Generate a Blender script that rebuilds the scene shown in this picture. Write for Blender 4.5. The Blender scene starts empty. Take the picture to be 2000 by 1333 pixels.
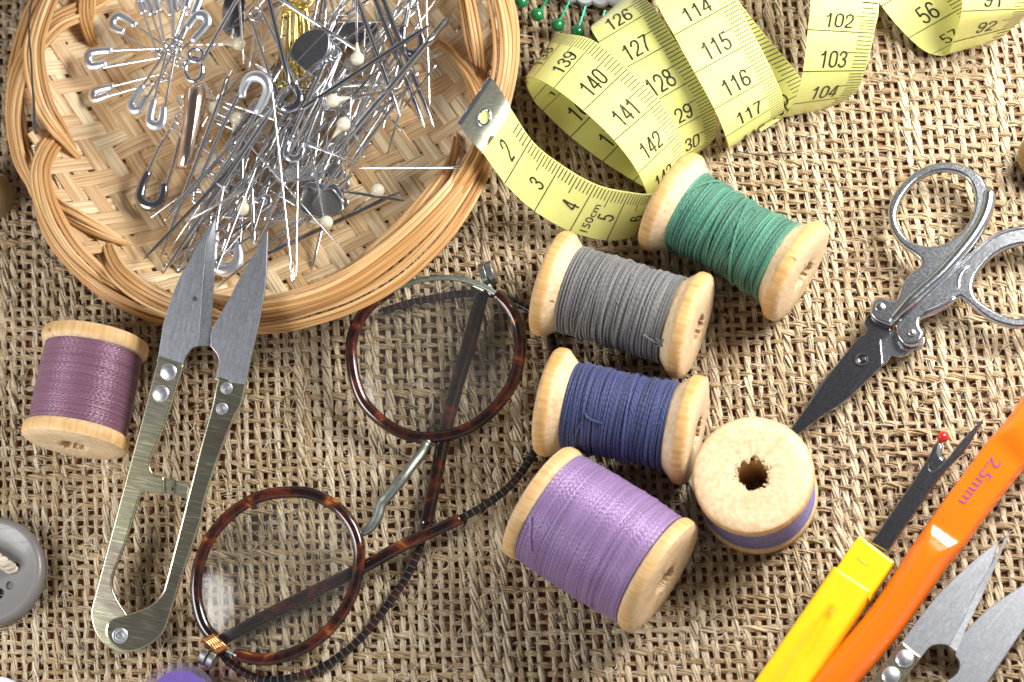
import bpy, bmesh, math, random
import numpy as np
from mathutils import Vector, Matrix

random.seed(7)
RNG = np.random.default_rng(7)
scene = bpy.context.scene
COL = scene.collection
scene.unit_settings.system = 'METRIC'
scene.unit_settings.scale_length = 0.01          # one scene unit is one centimetre

# ------------------------------------------------------------------ camera, world, lamps, exposure
LENS = 100.0
VIEW = Vector((0.14, -0.30, 0.943)).normalized()   # from the cloth towards the camera
FPX = 2000.0 * LENS / 36.0
DIST = FPX / 100.0
CAM = VIEW * DIST
_fwd = -VIEW
_right = _fwd.cross(Vector((0, 1, 0))).normalized()
_up = _right.cross(_fwd).normalized()
cam_d = bpy.data.cameras.new('camera')
cam_d.lens = LENS
cam_d.sensor_width = 36.0
cam_d.clip_start = 1.0
cam_d.clip_end = 500.0
cam_d.dof.use_dof = True
cam_d.dof.focus_distance = DIST - 0.4
cam_d.dof.aperture_fstop = 0.2
cam_o = bpy.data.objects.new('camera', cam_d)
COL.objects.link(cam_o)
cam_o.matrix_world = Matrix(((_right.x, _up.x, VIEW.x, CAM.x), (_right.y, _up.y, VIEW.y, CAM.y),
                             (_right.z, _up.z, VIEW.z, CAM.z), (0, 0, 0, 1)))
scene.camera = cam_o

world = bpy.data.worlds.new('World')
scene.world = world
world.use_nodes = True
_nt = world.node_tree
_bg = _nt.nodes['Background']
_tc = _nt.nodes.new('ShaderNodeTexCoord')
_sx = _nt.nodes.new('ShaderNodeSeparateXYZ')
_cr = _nt.nodes.new('ShaderNodeValToRGB')
_nt.links.new(_tc.outputs['Generated'], _sx.inputs[0])
_nt.links.new(_sx.outputs['Z'], _cr.inputs[0])
_cr.color_ramp.elements[0].position = 0.05
_cr.color_ramp.elements[0].color = (0.62, 0.62, 0.64, 1)
_cr.color_ramp.elements[1].position = 0.78
_cr.color_ramp.elements[1].color = (0.09, 0.09, 0.095, 1)
_nt.links.new(_cr.outputs[0], _bg.inputs['Color'])
_bg.inputs['Strength'].default_value = 1.2

def area_lamp(name, loc, target, sx, sy, power, color):
    d = bpy.data.lights.new(name, 'AREA')
    d.shape = 'ELLIPSE' if 'fill' in name else 'RECTANGLE'
    d.size = sx
    d.size_y = sy
    d.energy = power
    d.color = color
    o = bpy.data.objects.new(name, d)
    COL.objects.link(o)
    o.location = loc
    o.rotation_euler = (Vector(target) - Vector(loc)).to_track_quat('-Z', 'Y').to_euler()
    return o

area_lamp('key_softbox', (17.5, 7.5, 14.8), (1.0, 0.0, 0.0), 11.0, 11.0, 12500.0, (1.0, 0.985, 0.96))
area_lamp('fill_softbox', (-20.0, -8.5, 13.5), (-2.0, 0.0, 0.0), 11.0, 11.0, 4300.0, (0.97, 0.98, 1.0))

scene.view_settings.view_transform = 'Standard'
scene.view_settings.look = 'None'
scene.view_settings.exposure = 0.0
scene.view_settings.gamma = 1.0
scene.view_settings.use_curve_mapping = False
scene.cycles.max_bounces = 8
scene.cycles.transparent_max_bounces = 12
scene.cycles.use_denoising = True
scene.cycles.sample_clamp_indirect = 6.0

# ------------------------------------------------------------------ pixel rays (2000 x 1333 photograph)
def ray(px, py):
    d = _right * ((px - 1000.0) / FPX) + _up * ((666.5 - py) / FPX) - VIEW
    return d.normalized()

def P(px, py, z=0.0):
    d = ray(px, py)
    t = (z - CAM.z) / d.z
    return CAM + d * t

def PP(pts):
    return [P(*p) for p in pts]

class Plane:
    """A plane through three points (px, py, z); x runs from the first to the second."""
    def __init__(self, a, b, c):
        a, b, c = P(*a), P(*b), P(*c)
        n = (b - a).cross(c - a).normalized()
        if n.z < 0:
            n = -n
        x = (b - a).normalized()
        y = n.cross(x)
        self.o, self.n, self.x, self.y = a, n, x, y
        self.m = Matrix(((x.x, y.x, n.x, a.x), (x.y, y.y, n.y, a.y), (x.z, y.z, n.z, a.z), (0, 0, 0, 1)))
    def uv(self, px, py, h=0.0):
        d = ray(px, py)
        o = self.o + self.n * h
        t = (o - CAM).dot(self.n) / d.dot(self.n)
        q = CAM + d * t - o
        return (q.dot(self.x), q.dot(self.y))
    def w(self, px, py, h=0.0):
        u, v = self.uv(px, py, h)
        return self.o + self.x * u + self.y * v + self.n * h

def cr(pts, n, closed=False):
    """Catmull-Rom through pts, n samples per span."""
    p = np.array([tuple(q) for q in pts], dtype=float)
    k = len(p)
    out = []
    spans = k if closed else k - 1
    for i in range(spans):
        if closed:
            a, b, c, d = p[(i - 1) % k], p[i], p[(i + 1) % k], p[(i + 2) % k]
        else:
            b, c = p[i], p[i + 1]
            a = p[i - 1] if i > 0 else 2 * b - c
            d = p[i + 2] if i + 2 < k else 2 * c - b
        for j in range(n):
            t = j / n
            out.append(0.5 * (2 * b + (c - a) * t + (2 * a - 5 * b + 4 * c - d) * t * t + (3 * b - a - 3 * c + d) * t ** 3))
    if not closed:
        out.append(p[-1])
    return np.array(out)

# ------------------------------------------------------------------ mesh builder
class MB:
    def __init__(self):
        self.v, self.f, self.s, self.n = [], [], [], 0
    def add(self, v, f, s=None):
        v = np.asarray(v, dtype=float).reshape(-1, 3)
        if s is None:
            s = np.zeros((len(v), 3))
        self.v.append(v)
        self.s.append(np.asarray(s, dtype=float).reshape(-1, 3))
        for fa in f:
            fa = np.asarray(fa)
            if len(fa):
                self.f.append(fa + self.n)
        self.n += len(v)
        return self
    def data(self):
        return np.concatenate(self.v), np.concatenate(self.s)
    def grid(self, P3, s=None, closed_u=False, closed_v=False, cap=False):
        """P3: (nu, nv, 3) points."""
        P3 = np.asarray(P3, dtype=float)
        nu, nv = P3.shape[:2]
        iu = np.arange(nu if closed_u else nu - 1)
        iv = np.arange(nv if closed_v else nv - 1)
        a, b = np.meshgrid(iu, iv, indexing='ij')
        a2, b2 = (a + 1) % nu, (b + 1) % nv
        q = np.stack([a * nv + b, a2 * nv + b, a2 * nv + b2, a * nv + b2], -1).reshape(-1, 4)
        fs = [q]
        if cap and closed_v:
            fs.append(np.arange(nv).reshape(1, -1)[:, ::1])
            fs.append((np.arange(nv)[::-1] + (nu - 1) * nv).reshape(1, -1))
        return self.add(P3.reshape(-1, 3), fs, s)
    def tube(self, path, r, sides=8, closed=False, flat=1.0, up=None, cap=True, rand=0.0, twist=0.0):
        """Tube of radius r (scalar or per point); flat squeezes it along the frame's normal."""
        p = np.array([tuple(q) for q in path], dtype=float)
        n = len(p)
        r = np.broadcast_to(np.asarray(r, dtype=float), (n,))
        if closed:
            t = np.roll(p, -1, 0) - np.roll(p, 1, 0)
        else:
            t = np.gradient(p, axis=0)
        t /= np.linalg.norm(t, axis=1)[:, None] + 1e-12
        nn = np.zeros_like(p)
        if up is not None:
            upv = np.broadcast_to(np.asarray(up, dtype=float), (n, 3))
            nn = upv - (upv * t).sum(1)[:, None] * t
            nn /= np.linalg.norm(nn, axis=1)[:, None] + 1e-12
        else:
            a = np.array([0, 0, 1.0]) if abs(t[0, 2]) < 0.9 else np.array([1.0, 0, 0])
            v = a - a.dot(t[0]) * t[0]
            v /= np.linalg.norm(v)
            nn[0] = v
            for i in range(1, n):
                v = v - v.dot(t[i]) * t[i]
                v /= np.linalg.norm(v) + 1e-12
                nn[i] = v
        bb = np.cross(t, nn)
        ph = np.arange(sides) * 2 * math.pi / sides
        L = np.concatenate([[0], np.cumsum(np.linalg.norm(np.diff(p, axis=0), axis=1))])
        pa = ph[None, :] + (twist * L)[:, None]
        g = p[:, None, :] + r[:, None, None] * (np.cos(pa)[..., None] * bb[:, None, :] + flat * np.sin(pa)[..., None] * nn[:, None, :])
        s = np.zeros((n, sides, 3))
        s[..., 0] = L[:, None]
        s[..., 1] = ph[None, :] / (2 * math.pi)
        s[..., 2] = rand
        return self.grid(g, s, closed_u=closed, closed_v=True, cap=cap and not closed)
    def strip(self, path, up, w, th, rand=0.0, crown=0.0):
        """Flat strip: rectangular section w wide (scalar or per point), th thick."""
        p = np.array([tuple(q) for q in path], dtype=float)
        n = len(p)
        t = np.gradient(p, axis=0)
        t /= np.linalg.norm(t, axis=1)[:, None] + 1e-12
        upv = np.broadcast_to(np.asarray(up, dtype=float), (n, 3))
        nn = upv - (upv * t).sum(1)[:, None] * t
        nn /= np.linalg.norm(nn, axis=1)[:, None] + 1e-12
        bb = np.cross(t, nn)
        w = np.broadcast_to(np.asarray(w, dtype=float), (n,))
        prof = [(-0.5, -0.5, 0), (-0.5, 0.3, 0), (-0.44, 0.5, 0), (-0.2, 0.5, .9), (0.2, 0.5, .9), (0.44, 0.5, 0), (0.5, 0.3, 0), (0.5, -0.5, 0)]
        m = len(prof)
        g = np.zeros((n, m, 3))
        s = np.zeros((n, m, 3))
        L = np.concatenate([[0], np.cumsum(np.linalg.norm(np.diff(p, axis=0), axis=1))])
        for j, (a, b, c) in enumerate(prof):
            g[:, j] = p + (a * w)[:, None] * bb + (b * th + c * crown) * nn
            s[:, j, 0] = L
            s[:, j, 1] = a * w + rand * 7.3
            s[:, j, 2] = rand
        return self.grid(g, s, closed_v=True, cap=True)
    def lathe(self, prof, seg=64, s=None, jitter=None):
        """prof: (x, r) pairs revolved about local x."""
        pr = np.asarray(prof, dtype=float)
        ph = np.arange(seg) * 2 * math.pi / seg
        g = np.zeros((len(pr), seg, 3))
        g[..., 0] = pr[:, 0][:, None]
        g[..., 1] = pr[:, 1][:, None] * np.cos(ph)[None]
        g[..., 2] = pr[:, 1][:, None] * np.sin(ph)[None]
        if jitter is not None:
            g = jitter(g)
        ss = np.zeros((len(pr), seg, 3))
        if s is not None:
            ss[..., 0] = np.asarray(s)[:, None]
        ss[..., 1] = ph[None] / (2 * math.pi)
        return self.grid(g, ss, closed_v=True)
    def sphere(self, c, r, nu=12, nv=20, scale=(1, 1, 1)):
        th = np.linspace(0.001, math.pi - 0.001, nu)
        ph = np.arange(nv) * 2 * math.pi / nv
        g = np.zeros((nu, nv, 3))
        g[..., 0] = c[0] + r * scale[0] * np.sin(th)[:, None] * np.cos(ph)[None]
        g[..., 1] = c[1] + r * scale[1] * np.sin(th)[:, None] * np.sin(ph)[None]
        g[..., 2] = c[2] + r * scale[2] * np.cos(th)[:, None] * np.ones(nv)[None]
        return self.grid(g, None, closed_v=True, cap=True)

def make_mesh(name, mb, mat=None, world_to=None, sharp=35.0):
    """Mesh data from a builder; world_to = inverse matrix taking world points to local ones."""
    v, s = mb.data()
    if world_to is not None:
        M = np.array(world_to)
        v = v @ M[:3, :3].T + M[:3, 3]
    me = bpy.data.meshes.new(name)
    sizes = [(f.shape[1], f) for f in mb.f]
    loops = np.concatenate([f.reshape(-1) for _, f in sizes]).astype(np.int32)
    tot = np.concatenate([np.full(len(f), k) for k, f in sizes]).astype(np.int32)
    start = np.concatenate([[0], np.cumsum(tot)[:-1]]).astype(np.int32)
    me.vertices.add(len(v))
    me.vertices.foreach_set('co', v.astype(np.float32).reshape(-1))
    me.loops.add(len(loops))
    me.loops.foreach_set('vertex_index', loops)
    me.polygons.add(len(tot))
    me.polygons.foreach_set('loop_start', start)
    me.polygons.foreach_set('loop_total', tot)
    me.update(calc_edges=True)
    at = me.attributes.new('strand', 'FLOAT_VECTOR', 'POINT')
    at.data.foreach_set('vector', s.astype(np.float32).reshape(-1))
    me.polygons.foreach_set('use_smooth', np.ones(len(tot), dtype=bool))
    if len(v) < 30000:
        bm = bmesh.new()
        bm.from_mesh(me)
        bmesh.ops.recalc_face_normals(bm, faces=bm.faces[:])
        bm.to_mesh(me)
        bm.free()
    if sharp:
        me.set_sharp_from_angle(angle=math.radians(sharp))
    if mat:
        me.materials.append(mat)
    me.validate()
    return me

def link(name, data, parent=None, **props):
    o = bpy.data.objects.new(name, data)
    COL.objects.link(o)
    if parent is not None:
        o.parent = parent
    for k, val in props.items():
        if val is not None:
            o[k] = val
    return o

def thing(name, label, category, group=None, m=None, loc=None):
    o = link(name, None, label=label, category=category, group=group)
    o.empty_display_size = 0.2
    if m is not None:
        o.matrix_world = m
        o['_'] = 0
        del o['_']
    elif loc is not None:
        o.matrix_world = Matrix.Translation(loc)
    return o

def part(name, mb, mat, parent, inv=None, sharp=35.0, **props):
    return link(name, make_mesh(name, mb, mat, inv, sharp), parent, **props)

def single(name, mb, mat, label, category, group=None, loc=None, sharp=35.0):
    m = Matrix.Translation(loc if loc is not None else Vector((0, 0, 0)))
    o = link(name, make_mesh(name, mb, mat, m.inverted(), sharp), None, label=label, category=category, group=group)
    o.matrix_world = m
    return o

def plate_mesh(name, outlines, z0, th, bevel, mat=None):
    """Plate from 2-D outlines (further outlines cut holes), rounded edges; bottom at z0."""
    cu = bpy.data.curves.new(name, 'CURVE')
    cu.dimensions = '2D'
    cu.fill_mode = 'BOTH'
    cu.extrude = max(th / 2 - bevel, 0.0005)
    cu.bevel_depth = bevel
    cu.bevel_resolution = 2
    cu.offset = -bevel
    for ol in outlines:
        sp = cu.splines.new('POLY')
        sp.points.add(len(ol) - 1)
        for i, q in enumerate(ol):
            sp.points[i].co = (q[0], q[1], 0, 1)
        sp.use_cyclic_u = True
    tmp = bpy.data.objects.new(name, cu)
    COL.objects.link(tmp)
    dg = bpy.context.evaluated_depsgraph_get()
    me = bpy.data.meshes.new_from_object(tmp.evaluated_get(dg))
    bpy.data.objects.remove(tmp)
    bpy.data.curves.remove(cu)
    me.name = name
    me.transform(Matrix.Translation((0, 0, z0 + th / 2)))
    me.polygons.foreach_set('use_smooth', np.ones(len(me.polygons), dtype=bool))
    me.set_sharp_from_angle(angle=math.radians(40))
    me.materials.clear()
    if mat:
        me.materials.append(mat)
    return me

def join_mesh(me, mb):
    """Append a builder's geometry to a mesh made by plate_mesh."""
    v, s = mb.data()
    bm = bmesh.new()
    bm.from_mesh(me)
    nv = [bm.verts.new(q) for q in v]
    for f in mb.f:
        for fa in f:
            try:
                nf = bm.faces.new([nv[i] for i in fa])
                nf.smooth = True
            except ValueError:
                pass
    bm.to_mesh(me)
    bm.free()
    me.set_sharp_from_angle(angle=math.radians(40))
    return me

# ------------------------------------------------------------------ materials
class NT:
    def __init__(self, name, base=(0.5, 0.5, 0.5), rough=0.5, metal=0.0, **kw):
        self.m = bpy.data.materials.new(name)
        self.m.use_nodes = True
        self.t = self.m.node_tree
        self.b = self.t.nodes['Principled BSDF']
        self.b.inputs['Base Color'].default_value = (*base, 1)
        self.b.inputs['Roughness'].default_value = rough
        self.b.inputs['Metallic'].default_value = metal
        for k, v in kw.items():
            self.b.inputs[k.replace('_', ' ')].default_value = v
    def n(self, kind, **kw):
        nd = self.t.nodes.new('ShaderNode' + kind)
        for k, v in kw.items():
            setattr(nd, k, v)
        return nd
    def l(self, a, b):
        self.t.links.new(a, b)
    def coord(self, scale=(1, 1, 1), attr=None, keep=False):
        if attr:
            c = self.n('Attribute', attribute_name=attr)
            out = c.outputs['Vector']
        else:
            c = self.n('TexCoord')
            inf = self.n('ObjectInfo')
            av = self.n('VectorMath', operation='ADD')
            sc_ = self.n('VectorMath', operation='SCALE')
            sc_.inputs[0].default_value = (31.0, 17.0, 23.0) if not keep else (0, 0, 0)
            self.l(inf.outputs['Random'], sc_.inputs['Scale'])
            self.l(c.outputs['Object'], av.inputs[0])
            self.l(sc_.outputs[0], av.inputs[1])
            out = av.outputs[0]
        mp = self.n('Mapping')
        mp.inputs['Scale'].default_value = scale
        self.l(out, mp.inputs['Vector'])
        return mp.outputs[0]
    def noise(self, vec, scale=1.0, detail=3.0, rough=0.55, dist=0.0):
        nd = self.n('TexNoise')
        nd.inputs['Scale'].default_value = scale
        nd.inputs['Detail'].default_value = detail
        nd.inputs['Roughness'].default_value = rough
        nd.inputs['Distortion'].default_value = dist
        self.l(vec, nd.inputs['Vector'])
        return nd.outputs[0]
    def ramp(self, fac, stops):
        r = self.n('ValToRGB')
        e = r.color_ramp.elements
        while len(e) > 1:
            e.remove(e[-1])
        e[0].position, e[0].color = stops[0][0], (*stops[0][1], 1)
        for p, c in stops[1:]:
            q = e.new(p)
            q.color = (*c, 1)
        self.l(fac, r.inputs[0])
        return r.outputs[0]
    def mix(self, fac, a, b, mode='MIX'):
        x = self.n('Mix', data_type='RGBA', blend_type=mode)
        for src, i in ((fac, 0), (a, 6), (b, 7)):
            if hasattr(src, 'links') or hasattr(src, 'is_linked'):
                self.l(src, x.inputs[i])
            elif i == 0:
                x.inputs[0].default_value = src
            else:
                x.inputs[i].default_value = (*src, 1)
        return x.outputs[2]
    def math(self, op, a, b=0.0):
        x = self.n('Math', operation=op)
        for i, src in enumerate((a, b)):
            if hasattr(src, 'is_linked'):
                self.l(src, x.inputs[i])
            else:
                x.inputs[i].default_value = src
        return x.outputs[0]
    def sep(self, attr='strand'):
        c = self.n('Attribute', attribute_name=attr)
        s = self.n('SeparateXYZ')
        self.l(c.outputs['Vector'], s.inputs[0])
        return s.outputs
    def color(self, sock):
        self.l(sock, self.b.inputs['Base Color'])
    def rough(self, sock):
        self.l(sock, self.b.inputs['Roughness'])
    def bump(self, h, strength=0.3, dist=0.02):
        b = self.n('Bump')
        b.inputs['Strength'].default_value = strength
        b.inputs['Distance'].default_value = dist
        self.l(h, b.inputs['Height'])
        self.l(b.outputs[0], self.b.inputs['Normal'])

def m_burlap():
    k = NT('jute_thread', rough=0.85, Specular_IOR_Level=0.25)
    s = k.sep()
    vec = k.coord((3.0, 5.0, 31.0), 'strand')
    big = k.noise(k.coord((0.9, 0.0, 47.0), 'strand'), 1.0, 2.0)
    fib = k.noise(vec, 2.2, 4.0, 0.65)
    base = k.ramp(s[2], [(0.0, (0.42, 0.275, 0.137)), (0.45, (0.565, 0.418, 0.24)), (1.0, (0.84, 0.725, 0.53))])
    c1 = k.mix(k.ramp(fib, [(0.3, (0, 0, 0)), (0.7, (1, 1, 1))]), k.mix(0.38, base, (0.28, 0.165, 0.075), 'MIX'), base)
    c2 = k.mix(k.ramp(big, [(0.45, (0, 0, 0)), (0.75, (1, 1, 1))]), c1, k.mix(0.4, base, (0.72, 0.60, 0.42)))
    k.color(c2)
    k.bump(fib, 0.9, 0.03)
    return k.m

def m_table():
    k = NT('red_brown_table', rough=0.6)
    n = k.noise(k.coord((1, 1, 1)), 3.0, 4.0)
    k.color(k.ramp(n, [(0.3, (0.20, 0.068, 0.030)), (0.7, (0.42, 0.165, 0.075))]))
    return k.m

def m_fibre():
    k = NT('jute_fibre', rough=0.7)
    s = k.sep()
    k.color(k.ramp(s[2], [(0.0, (0.50, 0.34, 0.19)), (0.35, (0.72, 0.60, 0.43)), (1.0, (0.88, 0.80, 0.65))]))
    return k.m

def m_bamboo(name, a, b, c, rough=0.42):
    k = NT(name, rough=rough, Specular_IOR_Level=0.4)
    s = k.sep()
    streak = k.noise(k.coord((0.35, 26.0, 1.0), 'strand'), 1.0, 3.0, 0.6)
    fine = k.noise(k.coord((0.8, 90.0, 1.0), 'strand'), 1.0, 2.0)
    blot = k.noise(k.coord((0.7, 1.5, 9.0), 'strand'), 1.0, 2.0)
    base = k.ramp(s[2], [(0.0, a), (0.5, b), (1.0, c)])
    dark = k.mix(1.0, base, (0.62, 0.47, 0.33), 'MULTIPLY')
    c1 = k.mix(k.ramp(streak, [(0.36, (1, 1, 1)), (0.58, (0, 0, 0))]), base, dark)
    c2 = k.mix(k.ramp(blot, [(0.55, (0, 0, 0)), (0.8, (0.6, 0.6, 0.6))]), c1, k.mix(1.0, base, (0.8, 0.6, 0.42), 'MULTIPLY'))
    k.color(c2)
    k.bump(k.math('ADD', streak, fine), 0.5, 0.02)
    return k.m

def m_wood():
    k = NT('turned_birch', rough=0.5, Specular_IOR_Level=0.35)
    s = k.sep()
    gr = k.noise(k.coord((1.1, 11.0, 11.0)), 1.0, 4.0, 0.6)
    ring = k.n('TexWave', wave_type='RINGS', rings_direction='X')
    ring.inputs['Scale'].default_value = 2.6
    ring.inputs['Distortion'].default_value = 2.5
    ring.inputs['Detail'].default_value = 2.0
    tc = k.coord((1, 1, 1), keep=True)
    ofs = k.n('VectorMath', operation='ADD')
    ofs.inputs[1].default_value = (0, 0.55, 0.25)
    k.l(tc, ofs.inputs[0])
    k.l(ofs.outputs[0], ring.inputs['Vector'])
    pale = k.ramp(gr, [(0.3, (0.61, 0.435, 0.24)), (0.65, (0.755, 0.59, 0.385))])
    honey = k.ramp(gr, [(0.3, (0.50, 0.27, 0.085)), (0.65, (0.68, 0.42, 0.165))])
    c = k.mix(s[0], pale, honey)
    c = k.mix(k.math('MULTIPLY', k.math('SUBTRACT', 1.0, ring.outputs['Fac']), 0.17), c, (0.50, 0.29, 0.11))
    spots = k.noise(k.coord((3, 3, 3)), 1.6, 1.0)
    grime = k.noise(k.coord((0.9, 1.4, 1.4)), 1.0, 4.0, 0.6)
    c = k.mix(k.ramp(grime, [(0.52, (0, 0, 0)), (0.72, (0.55, 0.55, 0.55))]), c, k.mix(1.0, c, (0.78, 0.66, 0.52), 'MULTIPLY'))
    c = k.mix(k.ramp(spots, [(0.755, (0, 0, 0)), (0.775, (0.75, 0.75, 0.75))]), c, (0.16, 0.08, 0.035))
    hair = k.noise(k.coord((2.0, 30.0, 30.0)), 1.0, 2.0)
    k.color(k.mix(k.ramp(hair, [(0.62, (0, 0, 0)), (0.75, (0.35, 0.35, 0.35))]), c, (0.40, 0.20, 0.07)))
    k.bump(k.math('ADD', gr, hair), 0.25, 0.02)
    return k.m

def m_thread(name, col, rough, sheen=0.0, vary=0.35, twist=60.0):
    k = NT(name, rough=rough, metal=0.2 if 'silk' in name else 0.0)
    if sheen:
        k.b.inputs['Sheen Weight'].default_value = sheen
        k.b.inputs['Sheen Roughness'].default_value = 0.4
    s = k.sep()
    ply = k.n('Math', operation='SINE')
    k.l(k.math('ADD', k.math('ADD', k.math('MULTIPLY', s[0], twist), k.math('MULTIPLY', s[1], 12.6)), k.math('MULTIPLY', s[2], 917.0)), ply.inputs[0])
    lo = tuple(c * (1 - vary) for c in col)
    hi = tuple(min(1, c * (1 + vary) + 0.01) for c in col)
    base = k.ramp(s[2], [(0.0, lo), (1.0, hi)])
    nz = k.noise(k.coord((2.0, 3.0, 400.0), 'strand'), 1.0, 3.0)
    c = k.mix(k.ramp(nz, [(0.35, (0, 0, 0)), (0.7, (1, 1, 1))]), k.mix(1.0, base, (0.72, 0.72, 0.72), 'MULTIPLY'), base)
    k.color(c)
    k.bump(k.math('ADD', ply.outputs[0], nz), 0.35, 0.008)
    return k.m

def m_tape():
    k = NT('yellow_tape', base=(0.84, 0.79, 0.29), rough=0.36, Specular_IOR_Level=0.5, Coat_Weight=0.55, Coat_Roughness=0.17)
    n = k.noise(k.coord((1, 1, 1)), 2.0, 4.0)
    k.color(k.ramp(n, [(0.3, (0.775, 0.765, 0.225)), (0.7, (0.835, 0.82, 0.29))]))
    f = k.noise(k.coord((60, 60, 60)), 1.0, 1.0)
    k.bump(f, 0.05, 0.01)
    return k.m

def m_ink():
    k = NT('black_print', base=(0.018, 0.018, 0.014), rough=0.45)
    n = k.noise(k.coord((14, 14, 14)), 1.0, 3.0)
    k.color(k.ramp(n, [(0.35, (0.014, 0.014, 0.012)), (0.60, (0.05, 0.048, 0.034)), (0.78, (0.26, 0.25, 0.13))]))
    return k.m

def m_steel(name, col, rough, scratch=0.15, sc=(3, 60, 3)):
    k = NT(name, base=col, rough=rough, metal=1.0)
    n = k.noise(k.coord(sc), 1.0, 3.0)
    k.rough(k.math('ADD', k.math('MULTIPLY', n, scratch), rough - scratch * 0.5))
    k.bump(n, 0.08, 0.01)
    dust = k.noise(k.coord((16, 16, 16)), 1.0, 2.0)
    base = k.mix(k.ramp(dust, [(0.35, (0, 0, 0)), (0.75, (1, 1, 1))]), tuple(c * 0.80 for c in col), col)
    scr = k.noise(k.coord((1.2, 55, 9)), 1.0, 2.0, 0.5, 0.6)
    spk = k.noise(k.coord((38, 38, 38)), 1.0, 1.0)
    base = k.mix(k.ramp(scr, [(0.66, (0, 0, 0)), (0.70, (0.55, 0.55, 0.55))]), base, tuple(min(1, c * 1.5 + 0.05) for c in col))
    k.color(k.mix(k.ramp(spk, [(0.70, (0, 0, 0)), (0.76, (0.7, 0.7, 0.7))]), base, tuple(min(1, c * 1.6 + 0.1) for c in col)))
    return k.m

def m_chrome(name, col=(0.72, 0.73, 0.75), rough=0.12):
    return NT(name, base=col, rough=rough, metal=1.0).m

def m_zinc():
    k = NT('yellow_zinc_plate', rough=0.2, metal=1.0)
    n = k.noise(k.coord((0.5, 0.5, 0.5)), 1.0, 3.0)
    f = k.noise(k.coord((26, 2.2, 3)), 1.0, 2.0)
    c = k.ramp(n, [(0.3, (0.66, 0.60, 0.36)), (0.5, (0.64, 0.61, 0.44)), (0.62, (0.54, 0.46, 0.35)), (0.8, (0.60, 0.60, 0.40))])
    k.color(k.mix(k.ramp(f, [(0.60, (0, 0, 0)), (0.68, (1, 1, 1))]), c, k.mix(1.0, c, (1.3, 1.3, 1.25), 'MULTIPLY')))
    k.rough(k.math('ADD', k.math('MULTIPLY', f, 0.16), 0.17))
    k.bump(f, 0.06, 0.01)
    return k.m

def m_tortoise(name='tortoiseshell', sh=0.0):
    k = NT(name, rough=0.16, Coat_Weight=0.5, Coat_Roughness=0.08)
    n = k.noise(k.coord((1.3, 1.3, 1.3)), 1.35, 3.0, 0.6, 0.7)
    k.color(k.ramp(n, [(0.42 + sh, (0.010, 0.004, 0.003)), (0.51 + sh, (0.036, 0.007, 0.004)), (0.62 + sh, (0.10, 0.019, 0.006)), (0.70 + sh, (0.33, 0.12, 0.016))]))
    return k.m

def m_plastic(name, col, rough=0.25, coat=0.3, sss=0.0, trans=None):
    k = NT(name, base=col, rough=rough, Coat_Weight=coat, Coat_Roughness=0.06)
    n = k.noise(k.coord((0.8, 0.8, 0.8)), 1.0, 3.0)
    k.color(k.ramp(n, [(0.3, tuple(c * 0.93 for c in col)), (0.7, tuple(min(1, c * 1.04) for c in col))]))
    sp = k.noise(k.coord((20, 20, 20)), 1.0, 2.0)
    sc2 = k.noise(k.coord((1.5, 40, 6)), 1.0, 3.0, 0.6, 0.8)
    k.rough(k.math('ADD', k.math('ADD', k.math('MULTIPLY', sp, 0.14), rough - 0.06), k.math('MULTIPLY', k.ramp(sc2, [(0.60, (0, 0, 0)), (0.68, (1, 1, 1))]), 0.22)))
    k.bump(sc2, 0.03, 0.01)
    if sss:
        k.b.inputs['Subsurface Weight'].default_value = sss
        k.b.inputs['Subsurface Radius'].default_value = (0.35, 0.18, 0.06)
        k.b.inputs['Subsurface Scale'].default_value = 0.6
    return k.m

def m_glass(name, tint=(0.86, 0.86, 0.84), gloss=1.0, haze=0.0, rg=0.13):
    k = NT(name)
    k.t.nodes.remove(k.b)
    out = k.t.nodes['Material Output']
    tr = k.n('BsdfTransparent')
    tr.inputs[0].default_value = (*tint, 1)
    gl = k.n('BsdfGlossy')
    gl.inputs['Roughness'].default_value = rg
    gl.inputs[0].default_value = (gloss, gloss, gloss, 1)
    ge = k.n('NewGeometry')
    dt = k.n('VectorMath', operation='DOT_PRODUCT')
    k.l(ge.outputs['Normal'], dt.inputs[0])
    k.l(ge.outputs['Incoming'], dt.inputs[1])
    sch = k.math('POWER', k.math('SUBTRACT', 1.0, k.math('ABSOLUTE', dt.outputs['Value'])), 5.0)
    mx = k.n('MixShader')
    k.l(k.math('ADD', k.math('MULTIPLY', sch, 0.95), 0.015), mx.inputs[0])
    k.l(tr.outputs[0], mx.inputs[1])
    k.l(gl.outputs[0], mx.inputs[2])
    last = mx.outputs[0]
    if haze:
        df = k.n('BsdfDiffuse')
        df.inputs[0].default_value = (0.75, 0.75, 0.76, 1)
        m2 = k.n('MixShader')
        m2.inputs[0].default_value = haze
        k.l(last, m2.inputs[1])
        k.l(df.outputs[0], m2.inputs[2])
        last = m2.outputs[0]
    k.l(last, out.inputs['Surface'])
    return k.m

def m_pearl():
    k = NT('pearl', base=(0.68, 0.62, 0.46), rough=0.22, Coat_Weight=0.6, Coat_Roughness=0.1)
    k.b.inputs['Subsurface Weight'].default_value = 0.25
    k.b.inputs['Subsurface Radius'].default_value = (0.1, 0.08, 0.05)
    return k.m

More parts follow.
